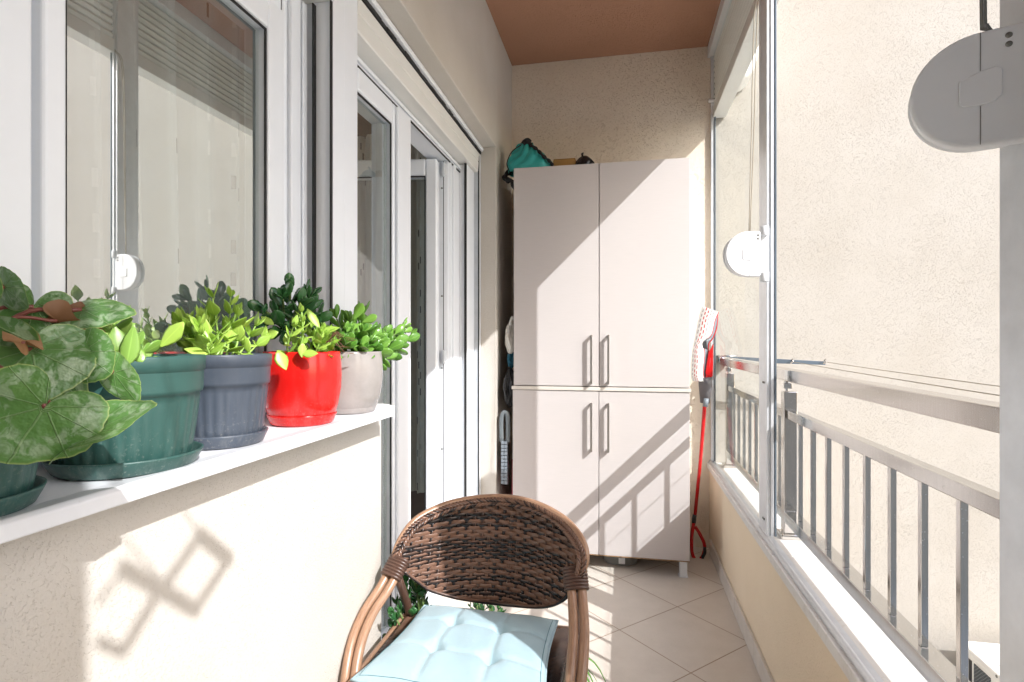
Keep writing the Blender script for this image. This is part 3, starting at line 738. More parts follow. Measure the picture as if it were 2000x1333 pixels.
# ------------------------------------------------------------------ cabinet
cb = thing('storage_cabinet', 'tall pale beige four door cabinet standing against the end wall', 'cabinet', (-.11, 2.9, 0))
CX0, CX1, CY = -.528, .304, 2.70
MB().box(CX0, CX1, CY + .001, 3.08, .079, .862).build('lower_body', M['lam'], cb, bevel=.001)
MB().box(CX0, CX1, CY + .001, 3.08, .880, 1.951).build('upper_body', M['lam'], cb, bevel=.001)
MB().box(CX0 - .009, CX1 + .004, CY - .024, 3.082, .8625, .8795).build('counter_strip', M['lam_edge'], cb, bevel=.0015)
MB().box(CX0 + .004, CX1 - .001, CY - .018, CY, .0755, .0785).build('chipped_edge', M['chip'], cb)
SPX = -.112
def cdoor(x0, x1, z0, z1, hx, hz):
    d = MB().box(x0, x1, CY - .019, CY, z0, z1).build('door', M['lam'], cb, bevel=.0012, seg=2)
    hw, hh, t = .0135 * 1.0, .116, .010
    m = MB()
    # two feet and a flat bar frame standing off the door
    t = .013; m.box(hx - .005, hx + .005, CY - .0385, CY - .0195, hz + hh - t, hz + hh); m.box(hx - .005, hx + .005, CY - .0385, CY - .0195, hz - hh, hz - hh + t)
    m.box(hx - .005, hx + .005, CY - .050, CY - .0386, hz - hh, hz + hh)
    m.build('handle', M['handle'], d, bevel=.0008)
cdoor(CX0 + .001, SPX - .002, .884, 1.949, -.148, 1.013); cdoor(SPX + .002, CX1 - .001, .884, 1.949, -.068, 1.013)
cdoor(CX0 - .004, SPX - .0025, .080, .8600, -.148, .690); cdoor(SPX + .0005, CX1 - .001, .080, .8600, -.068, .690)
for x in (CX0 + .02, CX1 - .045):
    for y in (CY + .0, 3.03):
        m = MB(); m.box(x, x + .034, y - .01, y + .024, .004, .0785); m.box(x - .004, x + .038, y - .014, y + .028, .0005, .006); m.build('leg', M['alu'], cb, bevel=.001)

# things on the cabinet
bg = thing('drawstring_bag', 'teal drawstring bag with black cords slumped on the left top edge of the cabinet', 'bag', (-.47, 2.82, 1.953))
def bagf(u, v):
    th = 2 * pi * u; r = 1 - .02 * v
    prof = [(1.0, 0), (1.0, .2), (.84, .42), (.60, .64), (.36, .85), (.16, 1.0)]
    k = v * 5; i = min(int(k), 4); f = k - i; rr = prof[i][0] * (1 - f) + prof[i+1][0] * f; zz = prof[i][1] * (1 - f) + prof[i+1][1] * f
    fold = .10 * sin(5 * th + 6 * v) * v + .16 * (abs(sin(4.5 * th - 7 * v + 1)) - .5) * min(1, 2.5 * v) + .05 * sin(3 * th + 2 + 4 * v)
    return Vector((-.464 + .116 * (rr + fold) * cos(th) - .030 * v * v, 2.80 + .085 * (rr + fold) * sin(th), 1.953 + .158 * zz + .006 * sin(4 * th) * v))
MB().grid(bagf, 72, 30).build('cloth', M['teal'], bg)
m = MB(); m.tube(smoothpath([(-.50, 2.79, 2.100), (-.49, 2.785, 2.112), (-.475, 2.785, 2.118), (-.465, 2.79, 2.108)], 4), [.014] * 13, 8); m.tube(smoothpath([(-.505, 2.79, 2.10), (-.48, 2.78, 2.104), (-.455, 2.79, 2.095)], 4), .013, 8); m.build('knot', M['blackcloth'], bg)
m = MB(); m.tube(smoothpath([(-.505, 2.77, 2.095), (-.545, 2.722, 2.045), (-.568, 2.715, 1.99), (-.560, 2.712, 1.957), (-.552, 2.735, 1.935)], 6), .0028, 6); m.build('cord', M['blackcloth'], bg)
m = MB(); m.tube(smoothpath([(-.470, 2.785, 2.100), (-.425, 2.745, 2.060), (-.385, 2.735, 2.015), (-.350, 2.75, 1.985), (-.345, 2.76, 1.958)], 6), [.004 + .006 * abs(sin(i * .9)) for i in range(25)], 6); m.build('cord', M['blackcloth'], bg)
m = MB(); m.tube(smoothpath([(-.57, 2.80, 1.975), (-.59, 2.77, 1.94), (-.575, 2.74, 1.91), (-.545, 2.72, 1.90), (-.534, 2.76, 1.86)], 6), [.012 + .004 * sin(i) for i in range(25)], 8); m.build('strap', M['blackcloth'], bg)
cbx = thing('cardboard_box', 'small brown cardboard box between the teal bag and the black bag', 'box', (-.3, 2.9, 1.953))
MB().box(-.345, -.232, 2.78, 2.90, 1.9525, 2.012).build('body', M['card'], cbx, bevel=.005); MB().box(-.343, -.234, 2.782, 2.838, 2.0125, 2.0145).build('flap', M['card'], cbx)
bb = thing('rubbish_bag', 'small black tied bag peeking over the cabinet top', 'bag', (-.19, 2.8, 1.953))
def lump(c, rx, ry, hz, seed, pw=.9):
    rr = random.Random(seed); p = [rr.uniform(0, 6) for _ in range(6)]
    def f(u, v):
        th = 2 * pi * u; q = (1 - v ** 2.2) ** pw + .002
        w_ = 1 + .08 * sin(3 * th + p[0] + 4 * v) + .06 * sin(7 * th + p[1] - 6 * v) + .035 * sin(13 * th + p[2] + 11 * v)
        return Vector((c[0] + rx * q * w_ * cos(th), c[1] + ry * q * w_ * sin(th), c[2] + hz * v))
    return MB().grid(f, 56, 28)
lump((-.188, 2.80, 1.9525), .050, .05, .076, 4, .62).build('body', M['blackbag'], bb)
MB().tube([(-.198, 2.79, 2.022), (-.20, 2.78, 2.032), (-.192, 2.78, 2.034)], .006, 6).build('knot', M['blackbag'], bb)

# things wedged between cabinet and house wall
def sack(name, label, cat, x, y, z0, z1, rx, ry, mat, seed, parts=None):
    o = thing(name, label, cat, (x, y, z0)); rr = random.Random(seed); p = [rr.uniform(0, 6) for _ in range(6)]; H = z1 - z0
    def f(u, v):
        th = 2 * pi * u; q = max(.03, sin(pi * min(max(v, .02), .98))) ** .45
        w_ = 1 + .12 * sin(3 * th + p[0] + 5 * v) + .10 * sin(6 * th + p[1] - 9 * v) + .06 * sin(11 * th + p[2] + 17 * v)
        return Vector((x + rx * q * w_ * cos(th), y + ry * q * w_ * sin(th), z0 + H * v))
    MB().grid(f, 52, 40).build('body', mat, o); return o
o = sack('plastic_bag', 'crumpled white plastic bag wedged beside the upper cabinet', 'bag', -.560, 2.765, 1.035, 1.195, .026, .05, M['whitebag'], 5)
MB().tube(smoothpath([(-.555, 2.73, 1.18), (-.548, 2.72, 1.205), (-.54, 2.725, 1.215)], 4), [.010, .009, .008, .007, .007, .008, .010, .012, .012], 8).build('tied_top', M['whitebag'], o)
o = sack('blue_cloth', 'dark blue cloth bundle under the white plastic bag', 'cloth', -.562, 2.80, .962, 1.048, .020, .05, M['bluebag'], 6)
MB().tube([(-.566, 2.752, .97), (-.560, 2.748, 1.03)], .005, 6).build('fold', M['bluebag'], o)
o = sack('bin_bag', 'crumpled black bin bag wedged above the grey brush', 'bag', -.562, 2.765, .765, .962, .029, .055, M['blackbag'], 8)
MB().tube(smoothpath([(-.57, 2.712, .93), (-.58, 2.705, .87), (-.565, 2.71, .80)], 5), .006, 6).build('fold', M['blackbag'], o)
br = thing('folding_brush', 'grey slatted plastic brush standing on end beside the lower cabinet', 'brush', (-.575, 2.74, .4))
m = MB(); m.tube(smoothpath([(-.592, 2.70, .60), (-.594, 2.70, .70), (-.586, 2.70, .738), (-.572, 2.70, .745), (-.561, 2.70, .72), (-.560, 2.70, .60)], 5), .0075, 8, r2=.011); m.build('grip', M['brush'], br)
m = MB(); m.box(-.590, -.562, 2.705, 2.730, .385, .612); m.build('back', M['dkgrey'], br, bevel=.003)
m = MB()
for i in range(12):
    z = .392 + i * .0178
    m.box(-.593, -.5785, 2.688, 2.7045, z, z + .015); m.box(-.5765, -.562, 2.688, 2.7045, z, z + .015)
m.build('slats', M['midgrey'], br, bevel=.002)
o = thing('red_folder', 'dark red flat board behind the brush in the gap', 'board', (-.55, 2.9, 0))
MB().box(-.552, -.545, 2.76, 3.05, .002, .50).build('board', plain('dark red board', (.25, .012, .03), .5), o, bevel=.001)
MB().box(-.5525, -.5445, 2.758, 2.7595, .002, .50).build('edge', plain('dark red edge', (.35, .02, .05), .5), o)

# basin under the cabinet
bs = thing('plastic_basin', 'grey plastic basin with a white label pushed under the cabinet', 'basin', (-.015, 2.86, 0))
m = MB(); N = 48
def ring(rx, ry, z): return [(-.013 + rx * (abs(cos(a)) ** .7) * (1 if cos(a) >= 0 else -1), 2.84 + ry * (abs(sin(a)) ** .7) * (1 if sin(a) >= 0 else -1), z) for a in [2 * pi * k / N for k in range(N)]]
rs = [ring(.060, .055, .002), ring(.078, .075, .004), ring(.083, .08, .012), ring(.093, .09, .060), ring(.099, .097, .062), ring(.099, .097, .066), ring(.090, .087, .064), ring(.078, .075, .012)]
m.add([p for r in rs for p in r], [(i*N+k, i*N+(k+1) % N, (i+1)*N+(k+1) % N, (i+1)*N+k) for i in range(len(rs)-1) for k in range(N)] + [tuple(range(N))[::-1], tuple((len(rs)-1)*N + k for k in range(N))], smooth=True)
m.build('bowl', M['basin'], bs)
MB().box(-.021, .009, 2.7535, 2.7545, .016, .052).build('label', M['paper'], bs)

# ------------------------------------------------------------------ mop
mp = thing('spray_mop', 'red handled flat mop with a white dashed pad leaning head up in the corner', 'mop', (.37, 2.97, 0))
YM = 2.95
def P(px, py, dy=0): v = onY(px, py, YM); v.y += dy; return v
MB().tube([P(1387, 700), P(1379, 760), P(1368, 900), P(1357, 1012)], [.013, .010, .0085, .0085], 12).build('pole', M['red'], mp)
MB().tube([P(1357, 1006), P(1355, 1022)], .0105, 12).build('collar', M['dark'], mp)
MB().tube(smoothpath([P(1355, 1022), P(1351, 1050), P(1352, 1082), P(1362, 1096), P(1373, 1086), P(1376, 1066), P(1368, 1046), P(1358, 1030)], 6), .0085, 10).build('loop_handle', M['red'], mp)
MB().tube(smoothpath([P(1376, 1068, -.006), P(1376, 1080, -.006), P(1371, 1090, -.006)], 4), .008, 8).build('grip', M['dark'], mp)
m = MB(); m.tube([P(1377, 738), P(1378, 752), P(1377, 788)], [.034, .034, .024], 20, r2=.026, up=(0, 1, 0)); m.build('bottle', M['dkgrey'], mp)
MB().tube([P(1378, 778, -.03), P(1376, 794, -.03)], .0125, 6, r2=.013, up=(0, 1, 0)).build('bottle_clip', M['midgrey'], mp)
m = MB()
m.prism([(q.x, q.z) for q in (P(1393, 672), P(1392, 735), P(1384, 742), P(1377, 730), P(1383, 690))], YM - .012, YM + .012); m.build('neck', M['red'], mp, bevel=.004)
# pad: a folded sheet; left long edge runs down the outside, right edge is the piped lens-shaped opening
Lft = [P(1371, 600), P(1364, 625), P(1358, 655), P(1352, 690), P(1350, 715), P(1350, 735), P(1352, 744)]
Rgt = [P(1402, 611), P(1395, 628), P(1388, 655), P(1372, 668), P(1375, 690), P(1372, 728), P(1376, 746)]
Lc = smoothpath(Lft, 8); Rc = smoothpath(Rgt, 8); nn = len(Lc) - 1
def padf(u, v):
    i = min(int(u * nn + .001), nn); a, b_ = Lc[i], Rc[i]; q = a.lerp(b_, v); return Vector((q.x, YM - .012 - .022 * sin(pi * min(v * 1.0, 1)) , q.z))
MB().grid(padf, nn, 10, lpf=lambda u, v: (u * .38, v * .075 + .004, 0)).build('pad', M['pad'], mp, solid=.006)
R2 = smoothpath([P(1402, 611), P(1400, 640), P(1392, 662), P(1384, 674), P(1384, 700), P(1380, 730), P(1377, 748)], 8)
def pad2(u, v):
    i = min(int(u * nn + .001), nn); q = Rc[i].lerp(R2[i], v); return Vector((q.x, YM + .006 - .012 * (1 - v), q.z))
MB().grid(pad2, nn, 4, lpf=lambda u, v: (u * .38, .09 + v * .02, 0)).build('pad_back', M['midgrey'], mp, solid=.003)
mm = MB(); mm.tube([p_ + Vector((0, -.014, 0)) for p_ in Rc], .0033, 6); mm.tube([p_ + Vector((0, .004, 0)) for p_ in R2], .0033, 6); mm.build('piping', M['redcloth'], mp)
MB().prism([(q.x, q.z) for q in (P(1366, 669), P(1379, 667), P(1381, 684), P(1368, 679))], YM - .020, YM - .013).build('hinge_plate', M['dark'], mp, bevel=.002)

# ------------------------------------------------------------------ chair
ch = thing('rattan_armchair', 'brown woven armchair with tan rattan arms facing the viewer', 'armchair', (-.34, 1.25, 0))
CXc = -.338
def SY(X, z): return 1.46 + .28 * (z - .52) - 2.5 * (X + .34) ** 2
hoop = [(-.5742,.5298),(-.569,.5695),(-.5562,.602),(-.5379,.6258),(-.509,.6413),(-.4585,.656),(-.3815,.6645),(-.3007,.6678),(-.2203,.6637),(-.1514,.6516),(-.1113,.6337),(-.0906,.6114),(-.0874,.5833),(-.0983,.5418)]
hp = smoothpath([(x, SY(x, z), z) for x, z in hoop], 6)
MB().tube(hp, .0095, 14).build('back_hoop', M['rattan'], ch)
bot = [(-.5516,.5083),(-.5256,.480),(-.4976,.452),(-.4550,.430),(-.4077,.4153),(-.3067,.4084),(-.2008,.4308),(-.1439,.4696),(-.118,.510)]
bp = smoothpath([(x, SY(x, z), z) for x, z in bot], 6)
# outline polygon of the weave in (X, z)
outl = [(p_.x + (CXc - p_.x) * .045, p_.z - .010) for p_ in hp] + [(p_.x, p_.z) for p_ in bp[::-1]]
def cross(axis, val):
    r = []
    for i in range(len(outl)):
        a, b_ = outl[i], outl[(i + 1) % len(outl)]
        if (a[axis] - val) * (b_[axis] - val) < 0:
            t = (val - a[axis]) / (b_[axis] - a[axis]); r.append(a[1 - axis] + t * (b_[1 - axis] - a[1 - axis]))
    return (min(r), max(r)) if len(r) >= 2 else None
SPC, ROW = .0205, .0088
wv = MB(); rr = random.Random(11)
i = 0; z = .412
def rowz(z, x): return z
while z < .662:
    c = cross(1, z)
    if c and c[1] - c[0] > .02:
        nseg = max(4, int((c[1] - c[0]) / (SPC / 5))); pts = []; ups = []
        for k in range(nseg + 1):
            x = c[0] + (c[1] - c[0]) * k / nseg
            off = .0026 * cos(pi * (x - CXc) / SPC + pi * i)
            dz = .0008 * sin(x * 60 + i)
            pts.append((x, SY(x, z) + off, z + dz)); ups.append((0, -1, .0))
        wv.tube(pts, .0013, 8, r2=.0060, up=[(0, 0, 1)] * len(pts), rnd=rr.choice((0, 0, 2.2)))
    z += ROW; i += 1
j = -13
while j <= 13:
    x = CXc + j * SPC; c = cross(0, x); j += 1
    if not c: continue
    nseg = max(4, int((c[1] - c[0]) / (ROW / 3))); pts = []
    for k in range(nseg + 1):
        zz = c[0] + (c[1] - c[0]) * k / nseg
        off = -.0016 * cos(pi * (zz - .412) / ROW + pi * (j - 1))
        pts.append((x, SY(x, zz) + off, zz))
    wv.tube(pts, .0042, 6, r2=.0011, up=[(0, 1, 0)] * len(pts), rnd=rr.choice((.4, 1.4)))
wv.build('woven_back', M['weave'], ch)
# herringbone braid inside the hoop and along the lower edge
bd = MB(); rr = random.Random(5)
def braid(path, inward, step, L):
    acc = 0; last = Vector(path[0])
    for q in range(1, len(path)):
        a = Vector(path[q - 1]); b_ = Vector(path[q]); seg = (b_ - a).length; 
        while acc < seg:
            p_ = a.lerp(b_, acc / seg); t = (b_ - a).normalized(); inn = Vector(inward(p_)); inn = (inn - t * inn.dot(t)).normalized()
            for sgn in (-1, 1):
                cpt = p_ + inn * (.0055 * sgn) + Vector((0, -.006, 0))
                dirv = (t * 1.0 + inn * .55 * -sgn).normalized()
                bd.tube([cpt - dirv * L, cpt - dirv * L * .4 + Vector((0, -.0028, 0)), cpt + dirv * L * .4 + Vector((0, -.0028, 0)), cpt + dirv * L], [.0014, .0040, .0040, .0014], 6, rnd=rr.choice((0, 1.5)))
            acc += step
        acc -= seg
bpath = [Vector((p_.x + (CXc - p_.x) * .034, SY(p_.x, p_.z) - .006, p_.z - .0088)) for p_ in hp]
braid(bpath, lambda p_: (CXc - p_.x, 0, .50 - p_.z), .0095, .0125)
bd.build('braided_edge', M['weave'], ch)
MB().tube(bp, .005, 8).build('lower_edge', M['weave'], ch)
# arms: two parallel poles each side
def arm(side):
    if side < 0:
        a = [(-.5742, 1.3256, .532), (-.590, 1.285, .490), (-.606, 1.225, .452), (-.606, 1.165, .408), (-.596, 1.115, .33), (-.588, 1.095, .20), (-.586, 1.09, .004)]
        dx = .024
    else:
        a = [(-.0983, 1.3201, .545), (-.090, 1.285, .500), (-.082, 1.215, .462), (-.082, 1.150, .418), (-.090, 1.105, .33), (-.096, 1.09, .20), (-.098, 1.085, .004)]
        dx = -.024
    A = smoothpath(a, 7)
    B = [p_ + Vector((dx, -.004, -.002)) for p_ in A]
    MB().tube(A, .0108, 12).build('outer_arm', M['rattan'], ch); MB().tube(B, .0108, 12, rnd=3).build('inner_arm', M['rattan'], ch)
    wr = MB(); c0 = A[0]; d0 = (A[6] - A[0]).normalized(); mid = Vector((dx / 2, -.003, 0))
    for k in range(7):
        c = c0 + mid + d0 * (-.016 + k * .0075)
        e1 = Vector((1, 0, 0)); e1 = (e1 - d0 * e1.dot(d0)).normalized(); e2 = d0.cross(e1)
        wr.tube([c + e1 * (.0255 * cos(t)) + e2 * (.0145 * sin(t)) for t in [2 * pi * q / 28 for q in range(28)]], .0044, 8, closed=True, rnd=k)
    wr.build('binding', M['binding'], ch)
    # rear leg under the hoop end
    MB().tube(smoothpath([(c0.x + dx * .5, c0.y + .004, .50), (c0.x + dx * .8, 1.40, .36), (c0.x + dx * .6, 1.47, .15), (c0.x, 1.50, .004)], 5), .011, 10).build('leg', M['binding'], ch)
arm(-1); arm(1)
st = MB(); st.grid(lambda u, v: Vector((-.56 + .435 * u, 1.04 + .36 * v, .372 - .012 * sin(pi * u) + .0014 * sin(u * 120) * sin(v * 120))), 60, 50); st.build('seat', M['weave'], ch, solid=.012)
MB().tube([(-.572, 1.03, .365), (-.115, 1.03, .365), (-.115, 1.41, .365), (-.572, 1.41, .365)], .011, 10, closed=True).build('seat_frame', M['rattan'], ch)
MB().tube([(-.586, 1.09, .15), (-.10, 1.09, .15)], .009, 8).build('stretcher', M['rattan'], ch)

# cushion: square, four tufts
cu = thing('seat_cushion', 'pale blue tufted square cushion lying on the armchair seat', 'cushion', (-.34, 1.2, .385))
K = [Vector((-.550, 1.060, 0)), Vector((-.138, 1.010, 0)), Vector((-.160, 1.385, 0)), Vector((-.515, 1.395, 0))]
tuft = [(.335, .345), (.665, .33), (.335, .67), (.665, .66)]
def cush(u, v, top=True):
    x0 = K[0].lerp(K[1], u); x1 = K[3].lerp(K[2], u); p_ = x0.lerp(x1, v)
    e = min(u, 1 - u, v, 1 - v)
    # edges bow inwards a little between the corners
    bow = .014 * (sin(pi * v) * (1 if u < .5 else -1) * (abs(u - .5) * 2) ** 3); p_.x += bow
    p_.y += .010 * sin(pi * u) * (1 if v < .5 else -1) * (abs(v - .5) * 2) ** 3
    puff = (max(0, 1 - (abs(2 * u - 1)) ** 3.2) * max(0, 1 - (abs(2 * v - 1)) ** 3.2)) ** .5
    hgt = .034 * puff
    for a, b_ in tuft:
        d2 = ((u - a) ** 2 + (v - b_) ** 2); hgt -= .020 * math.exp(-d2 / .0022) * (1 if top else .3)
    # soft creases between tufts and out to the edges
    for a in (.335, .665):
        hgt -= .0045 * math.exp(-((u - a) / .018) ** 2) * puff
    for b_ in (.34, .665):
        hgt -= .0055 * math.exp(-((v - b_ - .012 * sin(u * 9)) / .018) ** 2) * puff
    hgt += .0012 * sin(31 * u + 9 * v) * puff
    z = .400 + hgt if top else .400 - .010 * puff
    return Vector((p_.x, p_.y, z))
m = MB(); m.grid(lambda u, v: cush(u, v), 90, 90); m.grid(lambda u, v: cush(v, u, False), 30, 30)
m.build('cover', M['cushion'], cu)
edge = [cush(t, 0) for t in [i / 20 for i in range(20)]] + [cush(1, i / 20) for i in range(20)] + [cush(1 - i / 20, 1) for i in range(20)] + [cush(0, 1 - i / 20) for i in range(20)]
MB().tube(edge, .0030, 8, closed=True).build('piping', M['cushion'], cu)
def inset(k=.028): 
    q = []
    for i in range(80):
        s_ = i / 20; sd = int(s_); f = s_ - sd; f = k + (1 - 2 * k) * f
        q.append([cush(f, k), cush(1 - k, f), cush(1 - f, 1 - k), cush(k, 1 - f)][sd] + Vector((0, 0, .0002)))
    return q
MB().tube(inset(), .0007, 5, closed=True).build('stitching', M['seam'], cu)

# ------------------------------------------------------------------ plants
def leaf_round(mb, base, d, nrm, L, W, thick=.10, rnd=0, prof=None, curl=.12):
    """fleshy leaf: closed flattened body from base along d"""
    d = d.normalized(); nrm = (nrm - d * nrm.dot(d)).normalized(); sd = d.cross(nrm)
    prof = prof or [(0, .10), (.12, .22), (.35, .72), (.6, 1.0), (.8, .86), (.93, .5), (1.0, .06)]
    n = 8; vs = []; lp = []
    for t, wv_ in prof:
        c = base + d * (L * t) + nrm * (L * curl * t * t)
        for k in range(n):
            th = 2 * pi * k / n
            vs.append(c + sd * (cos(th) * W * .5 * wv_) + nrm * (sin(th) * W * thick * wv_)); lp.append((t, cos(th), rnd))
    m_ = len(prof); fs = [(i*n+k, i*n+(k+1) % n, (i+1)*n+(k+1) % n, (i+1)*n+k) for i in range(m_-1) for k in range(n)]
    fs += [tuple(range(n))[::-1], tuple((m_-1)*n + k for k in range(n))]
    mb.add(vs, fs, lp, True)

POINTED = [(0, .12), (.15, .55), (.38, 1.0), (.6, .92), (.8, .55), (.93, .22), (1.0, .02)]
def branchy(stems, leaves, base, tip, rnd_, L, W, nodes=4, start=.45, r0=.004, thick=.1, prof=None, spread=60, bend=.02, whorl=2, topn=3):
    base, tip = Vector(base), Vector(tip); mid = base.lerp(tip, .5) + Vector((rnd_.uniform(-bend, bend), rnd_.uniform(-bend, bend), -abs(bend) * .5))
    pth = smoothpath([base, mid, tip], 6); n = len(pth)
    stems.tube(pth, [r0 * (1 - .55 * i / n) for i in range(n)], 6)
    ph = rnd_.uniform(0, pi)
    for q in range(nodes):
        t = start + (1 - start) * q / max(1, nodes - 1); i = min(int(t * (n - 1)), n - 2); p_ = pth[i].lerp(pth[i + 1], t * (n - 1) - i)
        ax = (pth[i + 1] - pth[i]).normalized(); e1 = ax.orthogonal().normalized(); e2 = ax.cross(e1)
        sp_ = radians(spread * (1.15 - .65 * (q / max(1, nodes - 1))) + rnd_.uniform(-12, 12)); k_ = .75 + .25 * sin(pi * (.25 + .6 * q / nodes))
        for w_ in range(whorl):
            a = ph + q * pi / 2 + 2 * pi * w_ / whorl + rnd_.uniform(-.2, .2)
            out = e1 * cos(a) + e2 * sin(a); d = ax * cos(sp_) + out * sin(sp_); nrm = ax * sin(sp_) - out * cos(sp_)
            s_ = rnd_.uniform(.72, 1.12) * (k_ if q < nodes - 1 else .8)
            leaf_round(leaves, p_, d, nrm, L * s_, W * s_, thick, rnd_.random(), prof, .12)
    ax = (pth[-1] - pth[-2]).normalized(); e1 = ax.orthogonal().normalized(); e2 = ax.cross(e1)
    for w_ in range(topn):
        a = rnd_.uniform(0, 6.28); out = e1 * cos(a) + e2 * sin(a); d = ax * .9 + out * .45
        leaf_round(leaves, tip, d, -out, L * .55, W * .5, thick, rnd_.random(), prof)

def ZS(x): return .9305 if x > -.6 else .9292          # sill top
def pot(name, label, c, R, H, kind, mat, R_s, cat='potted plant'):
    o = thing(name, label, cat, (c[0], c[1], .93), 'potted plants on the window sill'); z0 = .9305
    s_ = MB(); s_.lathe([(0.001, .002), (R_s * .80, .002), (R_s * .84, .0), (R_s * .90, .003), (R_s * .99, .018), (R_s, .0205), (R_s * .975, .0215), (R_s * .95, .019), (R_s * .86, .006), (.001, .006)], (c[0], c[1], z0), 64)
    s_.build('saucer', mat, o)
    if kind == 'fluted':
        rb_ = R * .80; fl = 30
        def flute(th, z): return .0016 * (abs(sin(fl * .5 * th)) - .5) if .012 < z < H * .66 else 0
        pr = [(.001, .007), (rb_ * .9, .007), (rb_, .010)] + [(rb_ + (R * .93 - rb_) * (t ** .8), .014 + (H * .66 - .014) * t) for t in [i / 8 for i in range(9)]] + \
             [(R * .965, H * .67), (R * .975, H * .70), (R * .98, H * .855), (R * .985, H * .865), (R * 1.0, H * .87), (R * 1.01, H * .985), (R * 1.0, H), (R * .965, H), (R * .955, H * .97), (R * .93, H * .85)]
        m_ = MB(); m_.lathe(pr, (c[0], c[1], z0), 150, flute)
    else:
        prof = [(.001, .007), (.70, .007), (.73, .010), (.83, .10), (.92, .28), (.985, .5), (1.0, .68), (.985, .85), (.96, .97), (.955, 1.0), (.925, 1.0), (.925, .97), (.93, .85)]
        m_ = MB(); m_.lathe([(R * a if a > .01 else a, (b_ if b_ < .02 else b_ * H)) for a, b_ in prof], (c[0], c[1], z0), 72)
    m_.build('pot', mat, o)
    q = MB(); q.lathe([(.001, H * .88), (R * .5, H * .885), (R * .935, H * .87)], (c[0], c[1], z0), 40); q.build('soil', M['soil'], o)
    return o, z0 + H * .88

# 1 cyclamen at the very left
o, zs = pot('potted_cyclamen', 'large marbled heart shaped leaves in the leftmost green pot', (-.655, .42), .088, .145, 'fluted', M['pot_green'], .083)
def heart(mb, notch, dirv, nrm, size, rnd=0, cup=.15, wid=1.0, wave=.03, fold=0.0, seed=0):
    """heart leaf; the stalk joins at the notch, dirv points to the tip"""
    d = dirv.normalized(); nrm = (nrm - d * nrm.dot(d)).normalized(); sd = d.cross(nrm); rr_ = random.Random(seed)
    NA, NR = 64, 9; vs = [notch]; lp = [(0, 0, rnd)]; p0 = rr_.uniform(0, 6)
    for i in range(1, NR + 1):
        r_ = i / NR
        for k in range(NA):
            a = -pi + 2 * pi * (k + .5) / NA       # 0 = tip
            R = .50 + .50 * cos(a * .5) ** 2 + .12 * math.exp(-(a / .30) ** 2)
            R *= (1 - .93 * math.exp(-((abs(a) - pi) / .30) ** 2)) * (1 + .30 * math.exp(-((abs(a) - 2.25) / .55) ** 2))
            R *= 1 + .012 * sin(a * 23 + p0) + .02 * sin(a * 5 + p0)
            x = sin(a) * R * r_ * wid; y = cos(a) * R * r_
            zz = -cup * (x * x + .5 * y * y) + wave * sin(a * 4 + p0) * r_ * r_ + fold * abs(x)
            vs.append(notch + (sd * x + d * y + nrm * zz) * size); lp.append((r_, a / (2 * pi) + .5, rnd))
    fs = [(0, 1 + k, 1 + (k + 1) % NA) for k in range(NA)]
    for i in range(NR - 1):
        for k in range(NA):
            fs.append((1+i*NA+k, 1+(i+1)*NA+k, 1+(i+1)*NA+(k+1) % NA, 1+i*NA+(k+1) % NA))
    mb.add(vs, fs, lp, True)
RT = Vector((cos(YAW), sin(YAW), 0)); FW = Vector((-sin(YAW), cos(YAW), 0)); UP = Vector((0, 0, 1))
def cl(mb, px, py, d, ang, size, tilt=(0, 0), **kw):
    """notch at a point seen at (px, py) at depth d; ang = tip direction in degrees, 0 right, 90 up"""
    a = radians(ang); dv = RT * cos(a) + UP * sin(a) + FW * tilt[0]
    toward = (-ray(px, py)).normalized()
    sidev = dv.cross(toward).normalized(); nn_ = (toward + sidev * tilt[1]).normalized()
    p_ = atD(px, py, d); heart(mb, p_, dv, nn_, size, **kw); return p_
lv = MB(); pt = MB(); dry = MB(); ctr = Vector((-.655, .42, zs))
def stalk(p_, r=.0024, sag=.03, c=ctr):
    b_ = c + Vector((random.uniform(-.02, .02), random.uniform(-.02, .02), 0)); mid = b_.lerp(p_, .5) + Vector((0, 0, sag)); pt.tube(smoothpath([b_, mid, p_], 6), r, 7)
random.seed(21)
spec = [  # px, py, depth, tip angle, size, tilt, options
 (89, 795, .475, 243, .047, (-.30, .1), dict(rnd=.9, seed=1, wid=1.22, cup=.16, wave=.06)),
 (62, 684, .52, 292, .046, (-.30, .1), dict(rnd=.4, seed=2, wid=1.3, cup=.2, wave=.08)),
 (66, 600, .58, 262, .040, (-.2, .25), dict(rnd=.2, seed=3, wid=1.05)),
 (160, 606, .60, 2, .046, (.1, -1.3), dict(rnd=.1, seed=4, wid=.75, cup=.3)),
 (163, 688, .55, 322, .034, (-.2, .3), dict(rnd=.6, seed=5, wid=.95)),
 (140, 660, .60, 300, .028, (.0, .4), dict(rnd=.2, seed=6, wid=.9)),
 (222, 728, .56, 296, .034, (.2, .5), dict(rnd=.9, seed=7, wid=.62, cup=.3)),
 (170, 850, .505, 26, .058, (.05, -1.5), dict(rnd=.5, seed=8, wid=.62, cup=.2, fold=.35, wave=.07)),
 (8, 560, .56, 318, .030, (-.1, .9), dict(rnd=.5, seed=9, wid=.8)),
 (20, 740, .56, 200, .06, (.0, .2), dict(rnd=.0, seed=10)),
 (10, 650, .62, 170, .05, (.2, -.3), dict(rnd=.1, seed=12)),
 (60, 760, .57, 250, .06, (.1, .0), dict(rnd=.0, seed=13)),
 (-40, 620, .50, 200, .06, (.0, .0), dict(rnd=.3, seed=14)),
]
for px_, py_, d_, an, sz, ti, kw in spec: stalk(cl(lv, px_, py_, d_, an, sz, ti, **kw))
